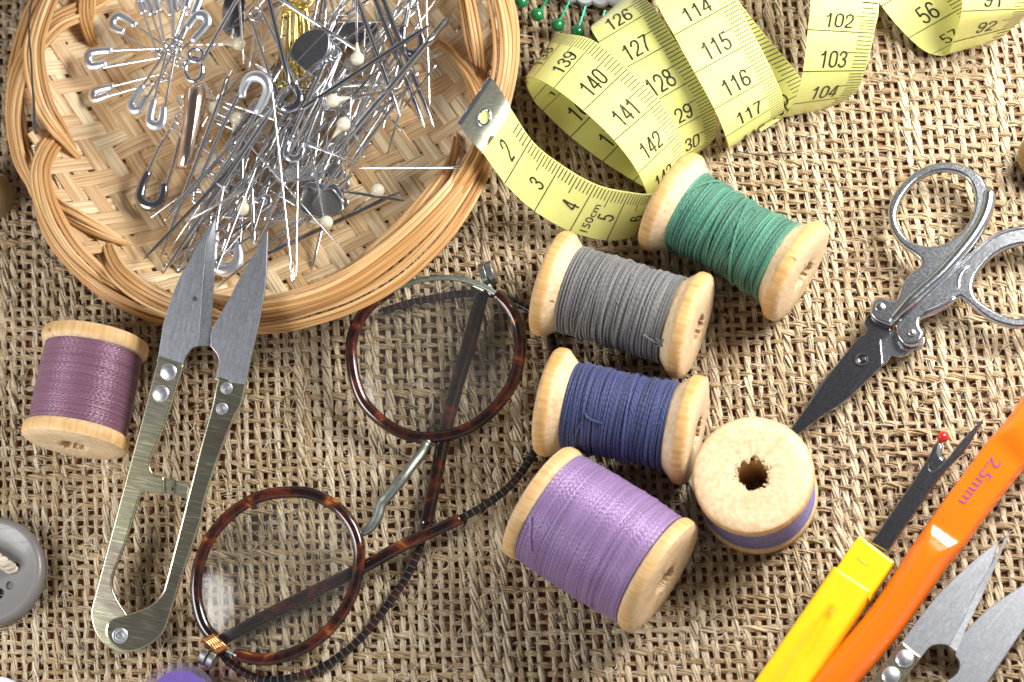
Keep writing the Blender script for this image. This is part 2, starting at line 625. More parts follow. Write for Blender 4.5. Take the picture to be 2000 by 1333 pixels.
def m_cable():
    k = NT('dark_spring_cable', rough=0.3)
    s = k.sep()
    w = k.n('Math', operation='FRACT')
    k.l(k.math('MULTIPLY', s[0], 7.5), w.inputs[0])
    line = k.ramp(w.outputs[0], [(0.0, (1, 1, 1)), (0.05, (1, 1, 1)), (0.12, (0, 0, 0)), (1.0, (0, 0, 0))])
    n = k.noise(k.coord((1.2, 1.2, 1.2)), 1.5, 2.0)
    c = k.ramp(n, [(0.48, (0.008, 0.006, 0.006)), (0.72, (0.05, 0.013, 0.007))])
    k.color(k.mix(line, c, (0.16, 0.15, 0.14)))
    return k.m

M = dict(burlap=m_burlap(), table=m_table(), fibre=m_fibre(),
         strip=m_bamboo('bamboo_strip', (0.71, 0.485, 0.255), (0.83, 0.635, 0.385), (0.92, 0.78, 0.53)),
         rim=m_bamboo('cane_rim', (0.53, 0.285, 0.10), (0.68, 0.41, 0.17), (0.79, 0.55, 0.28)),
         wood=m_wood(),
         tape=m_tape(), ink=m_ink(),
         blade=m_steel('brushed_blade', (0.46, 0.47, 0.50), 0.42, 0.2),
         bevel=m_steel('ground_edge', (0.42, 0.43, 0.45), 0.36, 0.2, (40, 6, 6)),
         scis=m_steel('polished_tool_steel', (0.62, 0.635, 0.66), 0.20, 0.14, (22, 22, 22)),
         dark=m_steel('dark_polished_steel', (0.33, 0.33, 0.35), 0.18, 0.1, (22, 22, 22)),
         rivet=m_steel('aluminium_rivet', (0.82, 0.83, 0.85), 0.36, 0.2, (12, 12, 12)),
         lid=m_steel('dull_dark_chrome', (0.40, 0.40, 0.42), 0.32, 0.1, (10, 10, 10)), zinc=m_zinc(), bedge=m_steel('bright_ground_edge', (0.85, 0.86, 0.88), 0.45, 0.2, (40, 6, 6)), clasp=m_chrome('pale_nickel_clasp', (0.92, 0.95, 0.99), 0.34), chrome=m_chrome('bright_chrome', (0.84, 0.86, 0.89), 0.12), pin=m_chrome('nickel_pin', (0.84, 0.84, 0.85), 0.14),
         needle=m_chrome('steel_needle', (0.74, 0.74, 0.75), 0.17), dneedle=m_chrome('dark_needle', (0.42, 0.42, 0.44), 0.17),
         gold=m_chrome('gilt_wire', (0.86, 0.66, 0.18), 0.18), copper=m_chrome('copper_wire', (0.80, 0.36, 0.14), 0.22),
         grey=m_steel('grey_hinge_metal', (0.50, 0.52, 0.50), 0.35, 0.2, (8, 8, 8)),
         sage=m_steel('tarnished_nickel', (0.42, 0.46, 0.40), 0.42, 0.2, (8, 8, 8)),
         tortoise=m_tortoise(), tortoise_dark=m_tortoise('dark_tortoiseshell', 0.06), cable=m_cable(), lens=m_glass('spectacle_glass', (0.915, 0.915, 0.90), 1.0, 0.012),
         orange=m_plastic('orange_plastic', (0.95, 0.165, 0.005), 0.13, 0.7, 0.2),
         yellow=m_plastic('yellow_plastic', (0.92, 0.57, 0.010), 0.25, 0.4, 0.2),
         purple_ink=NT('purple_print', (0.20, 0.05, 0.16), 0.4).m,
         button=m_plastic('grey_button', (0.165, 0.154, 0.146), 0.38, 0.1),
         white=m_plastic('white_plastic', (0.62, 0.65, 0.72), 0.35, 0.2),
         clear=m_glass('clear_plastic', (0.86, 0.80, 0.95), 1.0, 0.05, 0.03),
         green=m_plastic('green_bead', (0.004, 0.17, 0.045), 0.10, 0.9), green_pin=NT('green_lacquered_pin', (0.02, 0.42, 0.20), 0.25, 0.6).m,
         red=m_plastic('red_bead', (0.62, 0.012, 0.008), 0.10, 0.9), pearl=m_pearl(),
         th_green=m_thread('green_cotton', (0.052, 0.205, 0.130), 0.6, 0.3), th_grey=m_thread('grey_cotton', (0.165, 0.158, 0.155), 0.65, 0.4),
         th_navy=m_thread('navy_cotton', (0.032, 0.044, 0.145), 0.62, 0.3), th_violet=m_thread('violet_silk', (0.345, 0.215, 0.425), 0.36, 0.2, 0.16),
         th_mauve=m_thread('mauve_silk', (0.265, 0.125, 0.19), 0.30, 0.15, 0.16), th_lav=m_thread('lavender_silk', (0.235, 0.20, 0.43), 0.45, 0.2, 0.2),
         th_gold=m_thread('gold_thread', (0.42, 0.22, 0.02), 0.35, 0.1), th_olive=m_thread('olive_thread', (0.40, 0.275, 0.115), 0.5, 0.1),
         th_black=m_thread('black_thread', (0.02, 0.022, 0.025), 0.6, 0.1), cord=m_thread('cream_cord', (0.55, 0.48, 0.38), 0.8, 0.3),
         th_purple=m_thread('purple_thread', (0.33, 0.15, 0.72), 0.45, 0.2))
# ------------------------------------------------------------------ setting: table and burlap
mb = MB()
mb.grid(np.array([[[-30, -24, -0.178], [30, -24, -0.178]], [[-30, 24, -0.178], [30, 24, -0.178]]], dtype=float))
o = link('table_surface', make_mesh('table_surface', mb, M['table']), kind='structure', label='red brown table top glimpsed through the gaps of the sacking')

SP = 0.206
def smooth_noise(n, step, amp):
    k = max(4, int(n / step) + 3)
    x = RNG.normal(0, amp, k)
    t = np.linspace(0, k - 1.001, n)
    i = t.astype(int)
    f = t - i
    f = f * f * (3 - 2 * f)
    return x[i] * (1 - f) + x[np.minimum(i + 1, k - 1)] * f

def weave(mb, count, half, vertical):
    """Each yarn is a loose bundle of plies that wander round its centre line."""
    ds = 0.056
    n = int(2 * half / ds)
    s = np.linspace(-half, half, n)
    sides, plies = 4, 9
    ph = np.arange(sides) * 2 * math.pi / sides
    side = np.array([1.0, 0, 0]) if vertical else np.array([0, 1.0, 0])
    upv = np.array([0, 0, 1.0])
    for i in range(count):
        c = (i - count / 2) * SP + RNG.normal(0, 0.011)
        wob = smooth_noise(n, 40, 0.014) + smooth_noise(n, 7, 0.005)
        lean = (-0.055 if vertical else -0.012) * s
        z = (1 if i % 2 else -1) * np.cos(math.pi * s / SP) * 0.032 - 0.085 + smooth_noise(n, 60, 0.006)
        if vertical:
            p = np.stack([c + wob + lean, s, z], 1)
        else:
            p = np.stack([s, c + wob + lean, -z - 0.17], 1)
        thick = np.clip(RNG.normal(1.0, 0.13), 0.75, 1.5)
        w = (0.063 if vertical else 0.051) * thick * (1 + smooth_noise(n, 10, 0.16) + np.clip(np.abs(smooth_noise(n, 60, 0.26)) - 0.15, 0, 1))
        tone = (0.78 if vertical else 0.36) + RNG.normal(0, 0.13)  # upright yarns whiter: own colour, plus raking light painted into the tone
        tw = RNG.uniform(3.5, 6.0)
        for j in range(plies):
            a = j * 2 * math.pi / (plies - 1) + s * tw + smooth_noise(n, 25, 0.35)
            rad = w * np.clip((0.66 if j else 0.0) + smooth_noise(n, 12, 0.10), 0.0, 1.0)
            q = p + (np.cos(a) * rad)[:, None] * side + (np.sin(a) * rad * 0.75)[:, None] * upv
            r = w * np.clip(RNG.normal(0.34 if j else 0.55, 0.04) + smooth_noise(n, 8, 0.05), 0.16, 0.6)
            g = q[:, None, :] + (np.cos(ph + j)[None] * r[:, None])[..., None] * side + (np.sin(ph + j)[None] * r[:, None] * 0.85)[..., None] * upv
            st = np.zeros((n, sides, 3))
            st[..., 0] = s[:, None]
            st[..., 1] = (ph / 6.283)[None] + j * 1.7
            st[..., 2] = np.clip(tone + RNG.normal(0, 0.10) + smooth_noise(n, 60, 0.07), 0, 1)[:, None]
            mb.grid(g, st, closed_v=True)

mb = MB()
weave(mb, 136, 9.6, True)
weave(mb, 92, 13.8, False)
link('burlap_cloth', make_mesh('burlap_cloth', mb, M['burlap'], sharp=None), kind='structure', label='coarse beige burlap sacking spread under everything')

mb = MB()
NH, K = 11000, 7
hx, hy = RNG.uniform(-12.5, 12.5, NH), RNG.uniform(-8.8, 8.8, NH)
ha = RNG.uniform(0, 2 * math.pi, NH)
hl = RNG.gamma(2.2, 0.12, NH) + 0.10
hc = RNG.normal(0, 2.6, NH)
t = np.linspace(0, 1, K)
ang = ha[:, None] + hc[:, None] * t[None]
stepx = np.cos(ang) * (hl / K)[:, None]
stepy = np.sin(ang) * (hl / K)[:, None]
X = hx[:, None] + np.cumsum(stepx, 1)
Y = hy[:, None] + np.cumsum(stepy, 1)
Z = -0.06 + np.sin(t * math.pi)[None] * (np.abs(RNG.normal(0.04, 0.085, NH)) + 0.02)[:, None] + RNG.uniform(-0.03, 0.07, NH)[:, None]
rad = RNG.uniform(0.004, 0.009, NH)
sides = 3
ph = np.arange(sides) * 2 * math.pi / sides
nx, ny = -np.sin(ang), np.cos(ang)
G = np.zeros((NH, K, sides, 3))
tap = (1 - 0.7 * t)[None, :]
for j in range(sides):
    G[:, :, j, 0] = X + nx * (rad[:, None] * tap) * math.cos(ph[j])
    G[:, :, j, 1] = Y + ny * (rad[:, None] * tap) * math.cos(ph[j])
    G[:, :, j, 2] = Z + (rad[:, None] * tap) * math.sin(ph[j])
S3 = np.zeros((NH, K, sides, 3))
S3[..., 2] = RNG.uniform(0, 1, NH)[:, None, None]
h, kk, jj = np.meshgrid(np.arange(NH), np.arange(K - 1), np.arange(sides), indexing='ij')
base = h * K * sides
j2 = (jj + 1) % sides
q = np.stack([base + kk * sides + jj, base + (kk + 1) * sides + jj, base + (kk + 1) * sides + j2, base + kk * sides + j2], -1).reshape(-1, 4)
mb.add(G.reshape(-1, 3), [q], S3.reshape(-1, 3))
link('loose_jute_fibres', make_mesh('loose_jute_fibres', mb, M['fibre'], sharp=None), kind='stuff', label='fine stray jute hairs standing out of the burlap weave')

# a few dark stray lint threads on the cloth by the scissors
mb = MB()
for pts in ([(1440, 296), (1462, 300), (1480, 303), (1497, 305)], [(1500, 303), (1520, 299), (1540, 300), (1556, 298)]):
    mb.tube(cr([P(x, y, 0.05) for x, y in pts], 6), np.array([0.012] * 19) * RNG.uniform(0.7, 1.6, 19), 6, rand=0.5)
single('lint_thread', mb, M['th_black'], 'short dark lint thread caught in the burlap right of the tape fold', 'lint', loc=P(1497, 302, 0))

# ------------------------------------------------------------------ spools
def rings(mb, x0, x1, rad, n, rw, seg=72, tilt=0.05, rj=0.02, wild=0, rng=RNG):
    """Wound thread: n loops between x0 and x1, each a tube round the axis; wild = loops laid askew on top."""
    ph = np.arange(seg + 1) * 2 * math.pi / seg
    for k in range(n + wild):
        top = k >= n
        f = (k + 0.5) / n if not top else rng.uniform(0.12, 0.88)
        xc = x0 + (x1 - x0) * f + rng.normal(0, rw * 0.25)
        tl = rng.normal(0, tilt) * (5.0 if top else 1.0)
        dr = rng.uniform(-rj, rj) + (rw * 0.9 if top else 0)
        p0 = rng.uniform(0, 6.28)
        xx = xc + rad(f) * np.tan(tl) * np.cos(ph + p0)
        xx = np.clip(xx, x0 + rw, x1 - rw)
        ff = np.clip((xx - x0) / (x1 - x0), 0, 1)
        rr = rad(ff) + dr + rng.normal(0, rj * 0.25) * np.sin(ph * 2 + p0)
        path = np.stack([xx, rr * np.cos(ph), rr * np.sin(ph)], 1)
        radial = np.stack([np.zeros_like(ph), np.cos(ph), np.sin(ph)], 1)
        w = rw * (1 + rng.normal(0, 0.12))
        m = 6
        a = np.linspace(-0.25 * math.pi, 1.25 * math.pi, m)
        g = path[:, None, :] + w * (np.cos(a)[None, :, None] * np.array([1.0, 0, 0]) + np.sin(a)[None, :, None] * radial[:, None, :])
        st = np.zeros((seg + 1, m, 3))
        st[..., 0] = (ph * rad(0.5))[:, None]
        st[..., 1] = np.linspace(0, 0.7, m)[None]
        st[..., 2] = np.clip(rng.normal(0.5, 0.22), 0, 1)
        mb.grid(g, st)
    xs = np.linspace(x0, x1, 24)
    mb.lathe([(x, rad((x - x0) / (x1 - x0)) - rw * 0.2) for x in xs], 48)

def spool_body(mb, L, R, kind, hole=0.30, rng=RNG):
    if kind == 'cone':
        half = [(0.16, hole * 0.98, 0.2), (0.02, hole, 0.1), (0.0, hole + 0.06, 0.0), (0.0, R * 0.62, 0.0), (0.015, R * 0.86, 0.0), (0.05, R * 0.955, 0.45),
                (0.10, R * 0.992, 0.95), (0.15, R, 1), (0.24, R, 1), (0.285, R * 0.985, 0.8), (0.315, R * 0.95, 0.1), (0.42, R * 0.86, 0.0), (0.60, R * 0.70, 0.0), (0.74, R * 0.60, 0.0)]
    else:
        half = [(0.16, hole * 0.98, 0.2), (0.02, hole, 0.1), (0.0, hole + 0.06, 0.0), (0.0, R * 0.74, 0.0), (0.008, R * 0.905, 0.05), (0.040, R * 0.965, 0.35),
                (0.10, R * 0.995, 0.8), (0.20, R, 0.85), (0.26, R * 0.99, 0.6), (0.31, R * 0.955, 0.15), (0.335, R * 0.90, 0.0), (0.35, R * 0.60, 0.0)]
    prof = half + [(L - x, r, s) for x, r, s in half[::-1]]
    seg = 96
    chip = rng.normal(0, 1, (len(prof), seg))
    chip = (chip + np.roll(chip, 1, 1) + np.roll(chip, 2, 1) + np.roll(chip, 3, 1)) * 0.4
    def jit(g):
        for i, (x, r, s) in enumerate(prof):
            if r < hole + 0.1:
                k = 1 + 0.12 * chip[i]
                g[i, :, 1] *= k
                g[i, :, 2] *= k
        wob = 1 + 0.006 * np.sin(np.arange(seg) * 2 * math.pi / seg * 3 + L * 7)
        g[..., 1] *= wob[None]
        g[..., 2] *= wob[None]
        return g
    mb.lathe([(x, r) for x, r, s in prof], seg, [s for x, r, s in prof], jit)
    # the bored hole, a dark tunnel through the wood
    mb.lathe([(0.15, hole * 0.97), (L - 0.15, hole * 0.97)], 48, [0.3, 0.3])

def axis_frame(a, b, roll=0.0):
    x = (b - a).normalized()
    up = Vector((0, 0, 1))
    y = up.cross(x)
    if y.length < 1e-3:
        y = Vector((0, 1, 0))
    y.normalize()
    z = x.cross(y)
    m = Matrix(((x.x, y.x, z.x, a.x), (x.y, y.y, z.y, a.y), (x.z, y.z, z.z, a.z), (0, 0, 0, 1)))
    return m @ Matrix.Rotation(roll, 4, 'X')

def lying_spool(pa, pb, R, kind, mat, n, rw, rfun, label, tilt=0.05, rj=0.02, wild=0, roll=0.0, x0=None, x1=None, lift=0.0):
    a, b = P(pa[0], pa[1], R), P(pb[0], pb[1], R + lift)
    L = (b - a).length
    t = thing('thread_spool', label, 'thread spool', 'wooden thread spools', axis_frame(a, b, roll))
    w = MB()
    spool_body(w, L, R, kind)
    part('wooden_spool', w, M['wood'], t)
    w = MB()
    e0 = (0.52 if kind == 'cone' else 0.335) if x0 is None else x0
    e1 = L - ((0.52 if kind == 'cone' else 0.335) if x1 is None else x1)
    rings(w, e0, e1, rfun, n, rw, tilt=tilt, rj=rj, wild=wild)
    part('wound_thread', w, mat, t, sharp=None)
    if kind == 'cone':                               # cotton lint standing off the winding
        w = MB()
        for _ in range(170):
            f = RNG.uniform(0.03, 0.97)
            r = rfun(f) + 0.02
            a = RNG.uniform(0, 6.283)
            p = np.array((e0 + (e1 - e0) * f, r * math.cos(a), r * math.sin(a)))
            o_ = np.array((0, math.cos(a), math.sin(a)))
            tn_ = np.array((0, -math.sin(a), math.cos(a))) * RNG.normal(0, 1) + np.array((1.0, 0, 0)) * RNG.normal(0, .6)
            tn_ /= np.linalg.norm(tn_)
            l_ = RNG.uniform(0.05, 0.16)
            w.tube([p, p + o_ * 0.025 + tn_ * l_ * 0.5, p + o_ * RNG.uniform(0, 0.05) + tn_ * l_], [0.005, 0.0045, 0.002], 3, rand=1.0)
        part('lint', w, mat, t, sharp=None, kind='stuff')
    return t, L

R0 = 1.05
lying_spool((1297, 387), (1570, 539), R0, 'cone', M['th_green'], 62, 0.0255, lambda f: R0 * (0.70 + 0.06 * (2 * f - 1) ** 2), 'wooden spool of green cotton, the one touching the yellow tape', 0.035, 0.03, 16, 0.3)
tg, Lg = lying_spool((1066, 550), (1366, 642), R0, 'cone', M['th_grey'], 78, 0.0205, lambda f: R0 * (0.78 + 0.02 * (2 * f - 1) ** 2), 'wooden spool of grey cotton with a small knot near one end', 0.02, 0.022, 9, 1.1)
tn, Ln = lying_spool((1063, 782), (1364, 844), R0, 'cone', M['th_navy'], 80, 0.0200, lambda f: R0 * (0.765 + 0.02 * (2 * f - 1) ** 2), 'wooden spool of navy blue thread lying between grey and violet spools', 0.022, 0.024, 9, 2.1)
RV = 1.19
tv, Lv = lying_spool((1047, 975), (1300, 1133), RV, 'drum', M['th_violet'], 110, 0.0135, lambda f: RV * (0.955 + 0.03 * np.sin(np.pi * f)), 'wooden spool tightly wound with shiny violet thread', 0.004, 0.005, 3, 0.5)
tm, Lm = lying_spool((190, 655), (144, 872), R0, 'drum', M['th_mauve'], 105, 0.0112, lambda f: R0 * (0.90 + 0.02 * np.sin(np.pi * f)), 'wooden spool of dusty mauve thread lying left of the snips', 0.004, 0.004, 3, 0.9)

# loose ends: the knot on the grey spool, the tail on the navy one
def on_spool(L, r, f, deg):
    a = math.radians(deg)
    return (f * L, r * math.cos(a), r * math.sin(a))
def surf_tail(t, L, r, pts, rad, mat):
    w = MB()
    w.tube(cr([on_spool(L, r + d, f, a) for f, a, d in pts], 8), rad, 7, rand=0.4)
    return part('thread_end', w, mat, t)

def top_angle(t, px, py, r, L):
    """Angle (deg) round the spool and fraction along it where the ray through the pixel meets the winding."""
    inv = t.matrix_world.inverted()
    o, d = inv @ CAM, inv.to_3x3() @ ray(px, py)
    A = d.y ** 2 + d.z ** 2
    B = 2 * (o.y * d.y + o.z * d.z)
    C_ = o.y ** 2 + o.z ** 2 - r * r
    disc = max(B * B - 4 * A * C_, 0)
    s = (-B - math.sqrt(disc)) / (2 * A)
    q = o + d * s
    return q.x / L, math.degrees(math.atan2(q.z, q.y))

def pixel_tail(t, L, r, pix, rad, mat, d=0.03):
    pts = []
    for k, (x, y) in enumerate(pix):
        f, a = top_angle(t, x, y, r, L)
        pts.append((f, a, d))
    a0 = pts[0][1]
    pts = [(f, a0 + ((a - a0 + 180) % 360 - 180), d) for f, a, d in pts]
    return surf_tail(t, L, r, pts, rad, mat)

bpy.context.view_layer.update()
pixel_tail(tg, Lg, R0 * 0.80, [(1257, 652), (1275, 664), (1290, 668), (1300, 660), (1311, 650)], 0.022, M['th_grey'])
pixel_tail(tg, Lg, R0 * 0.80, [(1283, 660), (1292, 672), (1302, 680), (1309, 690)], 0.024, M['th_grey'])
pixel_tail(tg, Lg, R0 * 0.80, [(1276, 664), (1282, 674), (1292, 672), (1288, 662)], 0.022, M['th_grey'])
pixel_tail(tn, Ln, R0 * 0.785, [(1143, 808), (1147, 814), (1156, 820), (1168, 824), (1177, 826)], 0.024, M['th_navy'])
pixel_tail(tn, Ln, R0 * 0.785, [(1140, 818), (1130, 834), (1124, 850)], 0.018, M['th_navy'])
pixel_tail(tv, Lv, RV * 0.97, [(1036, 1010), (1037, 1030), (1036, 1050), (1040, 1075)], 0.018, M['th_violet'])

# the standing spool
def standing_spool():
    H, R = 1.75, 1.125
    base = P(1482, 972, 0.0)
    m = Matrix.Translation(base) @ Matrix.Rotation(-math.pi / 2, 4, 'Y')
    t = thing('thread_spool', 'upright wooden spool of pale lavender thread, torn hole in its top', 'thread spool', 'wooden thread spools', m)
    w = MB()
    spool_body(w, H, R, 'drum', 0.31)
    part('wooden_spool', w, M['wood'], t)
    w = MB()
    rings(w, 0.34, H - 0.34, lambda f: R * (0.955 + 0 * f), 60, 0.011, tilt=0.003, rj=0.003, wild=2)
    part('wound_thread', w, M['th_lav'], t, sharp=None)
    # splinters torn up round the hole
    w = MB()
    for k in range(30):
        a = RNG.uniform(0, 6.283)
        r0 = 0.33 + RNG.uniform(-0.05, 0.05)
        ln = RNG.uniform(0.03, 0.11)
        p0 = Vector((H - 0.02, r0 * math.cos(a), r0 * math.sin(a)))
        dv = Vector((RNG.uniform(-0.2, 0.5), -0.4 * math.cos(a) + RNG.normal(0, 1.0), -0.4 * math.sin(a) + RNG.normal(0, 1.0))).normalized()
        w.tube([p0, p0 + dv * ln * 0.6, p0 + dv * ln], [0.022, 0.018, 0.004], 5)
    part('splinters', w, M['wood'], t, kind='stuff')
standing_spool()

# spools and beads that only peep into the frame
bd = P(-24, 384, 0.5)
t = thing('wooden_bead', 'olive brown wooden bead with a pale cap, left of the basket, mostly cut off', 'bead', None, loc=bd)
part('bead', MB().sphere((0, 0, 0), 0.52, 24, 36, (1, 1.0, 0.96)), M['th_olive'], t, sharp=None)
th_ = np.linspace(0.02, 0.85, 10)
ph_ = np.arange(36) * 2 * math.pi / 36
g = np.stack([0.535 * np.sin(th_)[:, None] * np.cos(ph_)[None], 0.535 * np.cos(th_)[:, None] * np.ones(36)[None], 0.52 * np.sin(th_)[:, None] * np.sin(ph_)[None]], -1)
part('pale_cap', MB().grid(g, closed_v=True, cap=True), M['wood'], t, sharp=None)
single('thread_ball', MB().sphere(P(2036, 305, 0.45), 0.475, 24, 36), M['th_gold'], 'ball of golden yellow thread at the right edge, nearly all cut off', 'thread ball', None, P(2036, 305, 0.0), None)
# ------------------------------------------------------------------ wicker basket
BC = (P(18, 225, 1.3) + P(1003, 70, 1.3)) * 0.5
BC = Vector((BC.x, BC.y - 0.02, 0.0))
BA = (P(1003, 70, 1.3) - P(18, 225, 1.3)).length * 0.5 - 0.06
BB = (BC.y - P(510, 641, 0.9).y) - 0.02
def bowl_z(rho):
    t = np.clip((rho - 0.66) / 0.36, 0, 1)
    return 0.16 + 1.25 * t * t * (2.1 - 1.1 * t)
def bowl(x, y):
    return bowl_z(np.sqrt((x / BA) ** 2 + (y / BB) ** 2))
basket = thing('wicker_basket', 'shallow round woven bamboo basket holding the heap of pins and needles', 'basket', None, loc=BC)
mb = MB()
PITCH = 0.335
angA, angB = math.radians(24), math.radians(-57)
dA, dB = np.array([math.cos(angA), math.sin(angA)]), np.array([math.cos(angB), math.sin(angB)])
nA, nB = np.array([-dA[1], dA[0]]), np.array([-dB[1], dB[0]])
for fam, (d, nrm, other) in enumerate(((dA, nA, nB), (dB, nB, nA))):
    for i in range(-20, 21):
        off = i * PITCH + RNG.normal(0, 0.012)
        s = np.arange(-6, 6, 0.07)
        bend = smooth_noise(len(s), 50, 0.02)
        x = s * d[0] + (off + bend) * nrm[0]
        y = s * d[1] + (off + bend) * nrm[1]
        rho = np.sqrt((x / BA) ** 2 + (y / BB) ** 2)
        ok = rho < RNG.uniform(0.91, 0.96)
        if ok.sum() < 8:
            continue
        x, y = x[ok], y[ok]
        j = (x * other[0] + y * other[1]) / PITCH
        g = np.clip(1.5 * np.sin(math.pi / 2 * ((i + j) if fam == 0 else (j + i)) + math.pi / 4), -1, 1)
        if fam == 1:
            g = -g
        z = bowl(x, y) + 0.029 * g
        e = 0.01
        gx = (bowl(x + e, y) - bowl(x - e, y)) / (2 * e)
        gy = (bowl(x, y + e) - bowl(x, y - e)) / (2 * e)
        up = np.stack([-gx, -gy, np.ones_like(gx)], 1)
        mb.strip(np.stack([x, y, z], 1), up, PITCH * RNG.uniform(0.88, 1.0), 0.035, rand=RNG.uniform(0, 1), crown=0.012)
part('woven_bowl', mb, M['strip'], basket, sharp=30)
# the plaited rim: bundles of split cane rolled over the edge like a rope
def bundle(c, width, strands=5):
    """Split-cane bundle along the centre line c (local points), lying flat on the rolled edge."""
    n = len(c)
    rho = np.hypot(c[:, 0] / BA, c[:, 1] / BB)
    dirx, diry = c[:, 0] / rho, c[:, 1] / rho
    core = np.stack([dirx * 0.90, diry * 0.90, np.full(n, 0.45)], 1)
    up = c - core
    tg = np.gradient(c, axis=0)
    tg /= np.linalg.norm(tg, axis=1)[:, None]
    up -= (up * tg).sum(1)[:, None] * tg
    up /= np.linalg.norm(up, axis=1)[:, None]
    lat = np.cross(tg, up)
    t = np.linspace(0, 1, n)
    spread = 0.55 + 0.45 * np.sin(math.pi * np.clip(t, 0, 1)) ** 0.6
    w = MB()
    for k in range(strands):
        q = k - (strands - 1) / 2
        off = q * width / strands * spread + smooth_noise(n, 24, 0.010)
        rise = RNG.normal(0, 0.020) + smooth_noise(n, 22, 0.014) - 0.020 * abs(q)
        tilt = q * 0.20 + RNG.normal(0, 0.16) + smooth_noise(n, 30, 0.12)
        w.strip(c + off[:, None] * lat + rise[:, None] * up, up + np.asarray(tilt)[:, None] * lat if np.ndim(tilt) else up + tilt * lat,
                width / strands * 1.06 * spread * RNG.uniform(0.88, 1.10), 0.045, rand=RNG.uniform(0, 1), crown=0.016)
    part('rim_strand', w, M['rim'], basket, sharp=30)
RIM = [([(230, -14, .35), (192, 6, .75), (157, 22, 1.05), (112, 42, 1.35), (75, 78, 1.5), (50, 115, 1.5), (33, 155, 1.45), (24, 205, 1.3), (25, 255, 1.15), (36, 312, 1.0), (54, 352, .85), (72, 390, .65)], .46),
       ([(170, -80, 1.2), (112, -30, 1.5), (82, 30, 1.62), (66, 92, 1.62), (70, 150, 1.55), (86, 206, 1.38), (114, 252, 1.08), (145, 292, .62), (165, 315, .25)], .44),
       ([(140, 236, .35), (116, 262, .75), (92, 292, 1.2), (78, 330, 1.48), (82, 375, 1.55), (104, 432, 1.5), (140, 488, 1.32), (185, 532, 1.08), (225, 562, .85), (262, 588, .65)], .46),
       ([(52, 300, .95), (70, 350, 1.15), (108, 398, 1.28), (150, 425, 1.2), (202, 450, .95), (252, 472, .55), (285, 485, .15)], .34),
       ([(186, 430, .15), (197, 462, .6), (208, 496, 1.02), (228, 530, 1.32), (262, 560, 1.48), (306, 586, 1.48), (355, 606, 1.38), (405, 622, 1.22), (455, 634, 1.02), (510, 640, .8)], .48),
       ([(60, 372, .7), (74, 420, .85), (98, 470, .9), (135, 518, .9), (180, 558, .9), (230, 590, .9), (285, 615, .9), (345, 632, .8), (400, 640, .65)], .36),
       ([(330, 555, .3), (385, 582, .9), (440, 596, 1.2), (510, 600, 1.38), (600, 583, 1.5), (680, 550, 1.55), (760, 494, 1.55), (836, 426, 1.5), (893, 362, 1.38), (925, 310, 1.2), (950, 258, 1.0)], .46),
       ([(430, 636, .7), (490, 640, .92), (545, 636, 1.1), (605, 622, 1.2), (692, 592, 1.25), (780, 541, 1.25), (856, 470, 1.25), (903, 408, 1.2), (936, 350, 1.12), (958, 298, .95)], .40),
       ([(640, 548, .2), (668, 536, .55), (700, 512, .85), (738, 480, 1.12), (786, 440, 1.3), (838, 380, 1.3), (872, 330, 1.1), (888, 285, .7), (892, 260, .3)], .34),
       ([(900, -50, 1.5), (912, 10, 1.55), (922, 70, 1.42), (932, 125, 1.05), (936, 165, .55), (936, 185, .2)], .38),
       ([(856, 84, .2), (880, 106, .6), (908, 142, 1.05), (932, 190, 1.36), (944, 240, 1.46), (938, 292, 1.46), (908, 345, 1.42), (868, 395, 1.36), (820, 445, 1.2), (790, 478, .9)], .34),
       ([(930, -80, 1.3), (966, -20, 1.5), (984, 50, 1.55), (986, 120, 1.5), (974, 186, 1.42), (956, 250, 1.3), (934, 320, 1.15), (905, 385, .95)], .46),
       ([(972, -60, 1.0), (994, 10, 1.15), (1000, 80, 1.12), (992, 155, 1.05), (972, 232, 1.0), (950, 310, .95), (920, 378, .85), (880, 440, .75)], .38),
       ([(196, -60, .9), (174, -10, 1.15), (172, 30, 1.05), (180, 66, .7), (190, 92, .3)], .36),
       ([(112, -60, 1.0), (70, 0, 1.12), (44, 60, 1.15), (28, 120, 1.1), (20, 180, 1.0), (22, 240, .9)], .36)]
for pts, w in RIM:
    bundle(cr([tuple(P(*q) - BC) for q in pts], 9), w)
# the part of the rim above the frame
for i in range(5):
    n = 64
    t = np.linspace(0, 1, n)
    th = math.radians(28 + i * 24) + math.radians(76) * t
    rr = np.interp(t, [0, .2, .45, .7, 1], [.80, .90, .985, 1.005, .985])
    zz = np.interp(t, [0, .2, .45, .7, 1], [.30, 1.05, 1.48, 1.2, .6])
    ker = np.hanning(13) / np.hanning(13).sum()
    rr = np.convolve(np.pad(rr, 6, 'edge'), ker, 'valid')
    zz = np.convolve(np.pad(zz, 6, 'edge'), ker, 'valid')
    bundle(np.stack([BA * rr * np.cos(th), BB * rr * np.sin(th), zz], 1), .46)

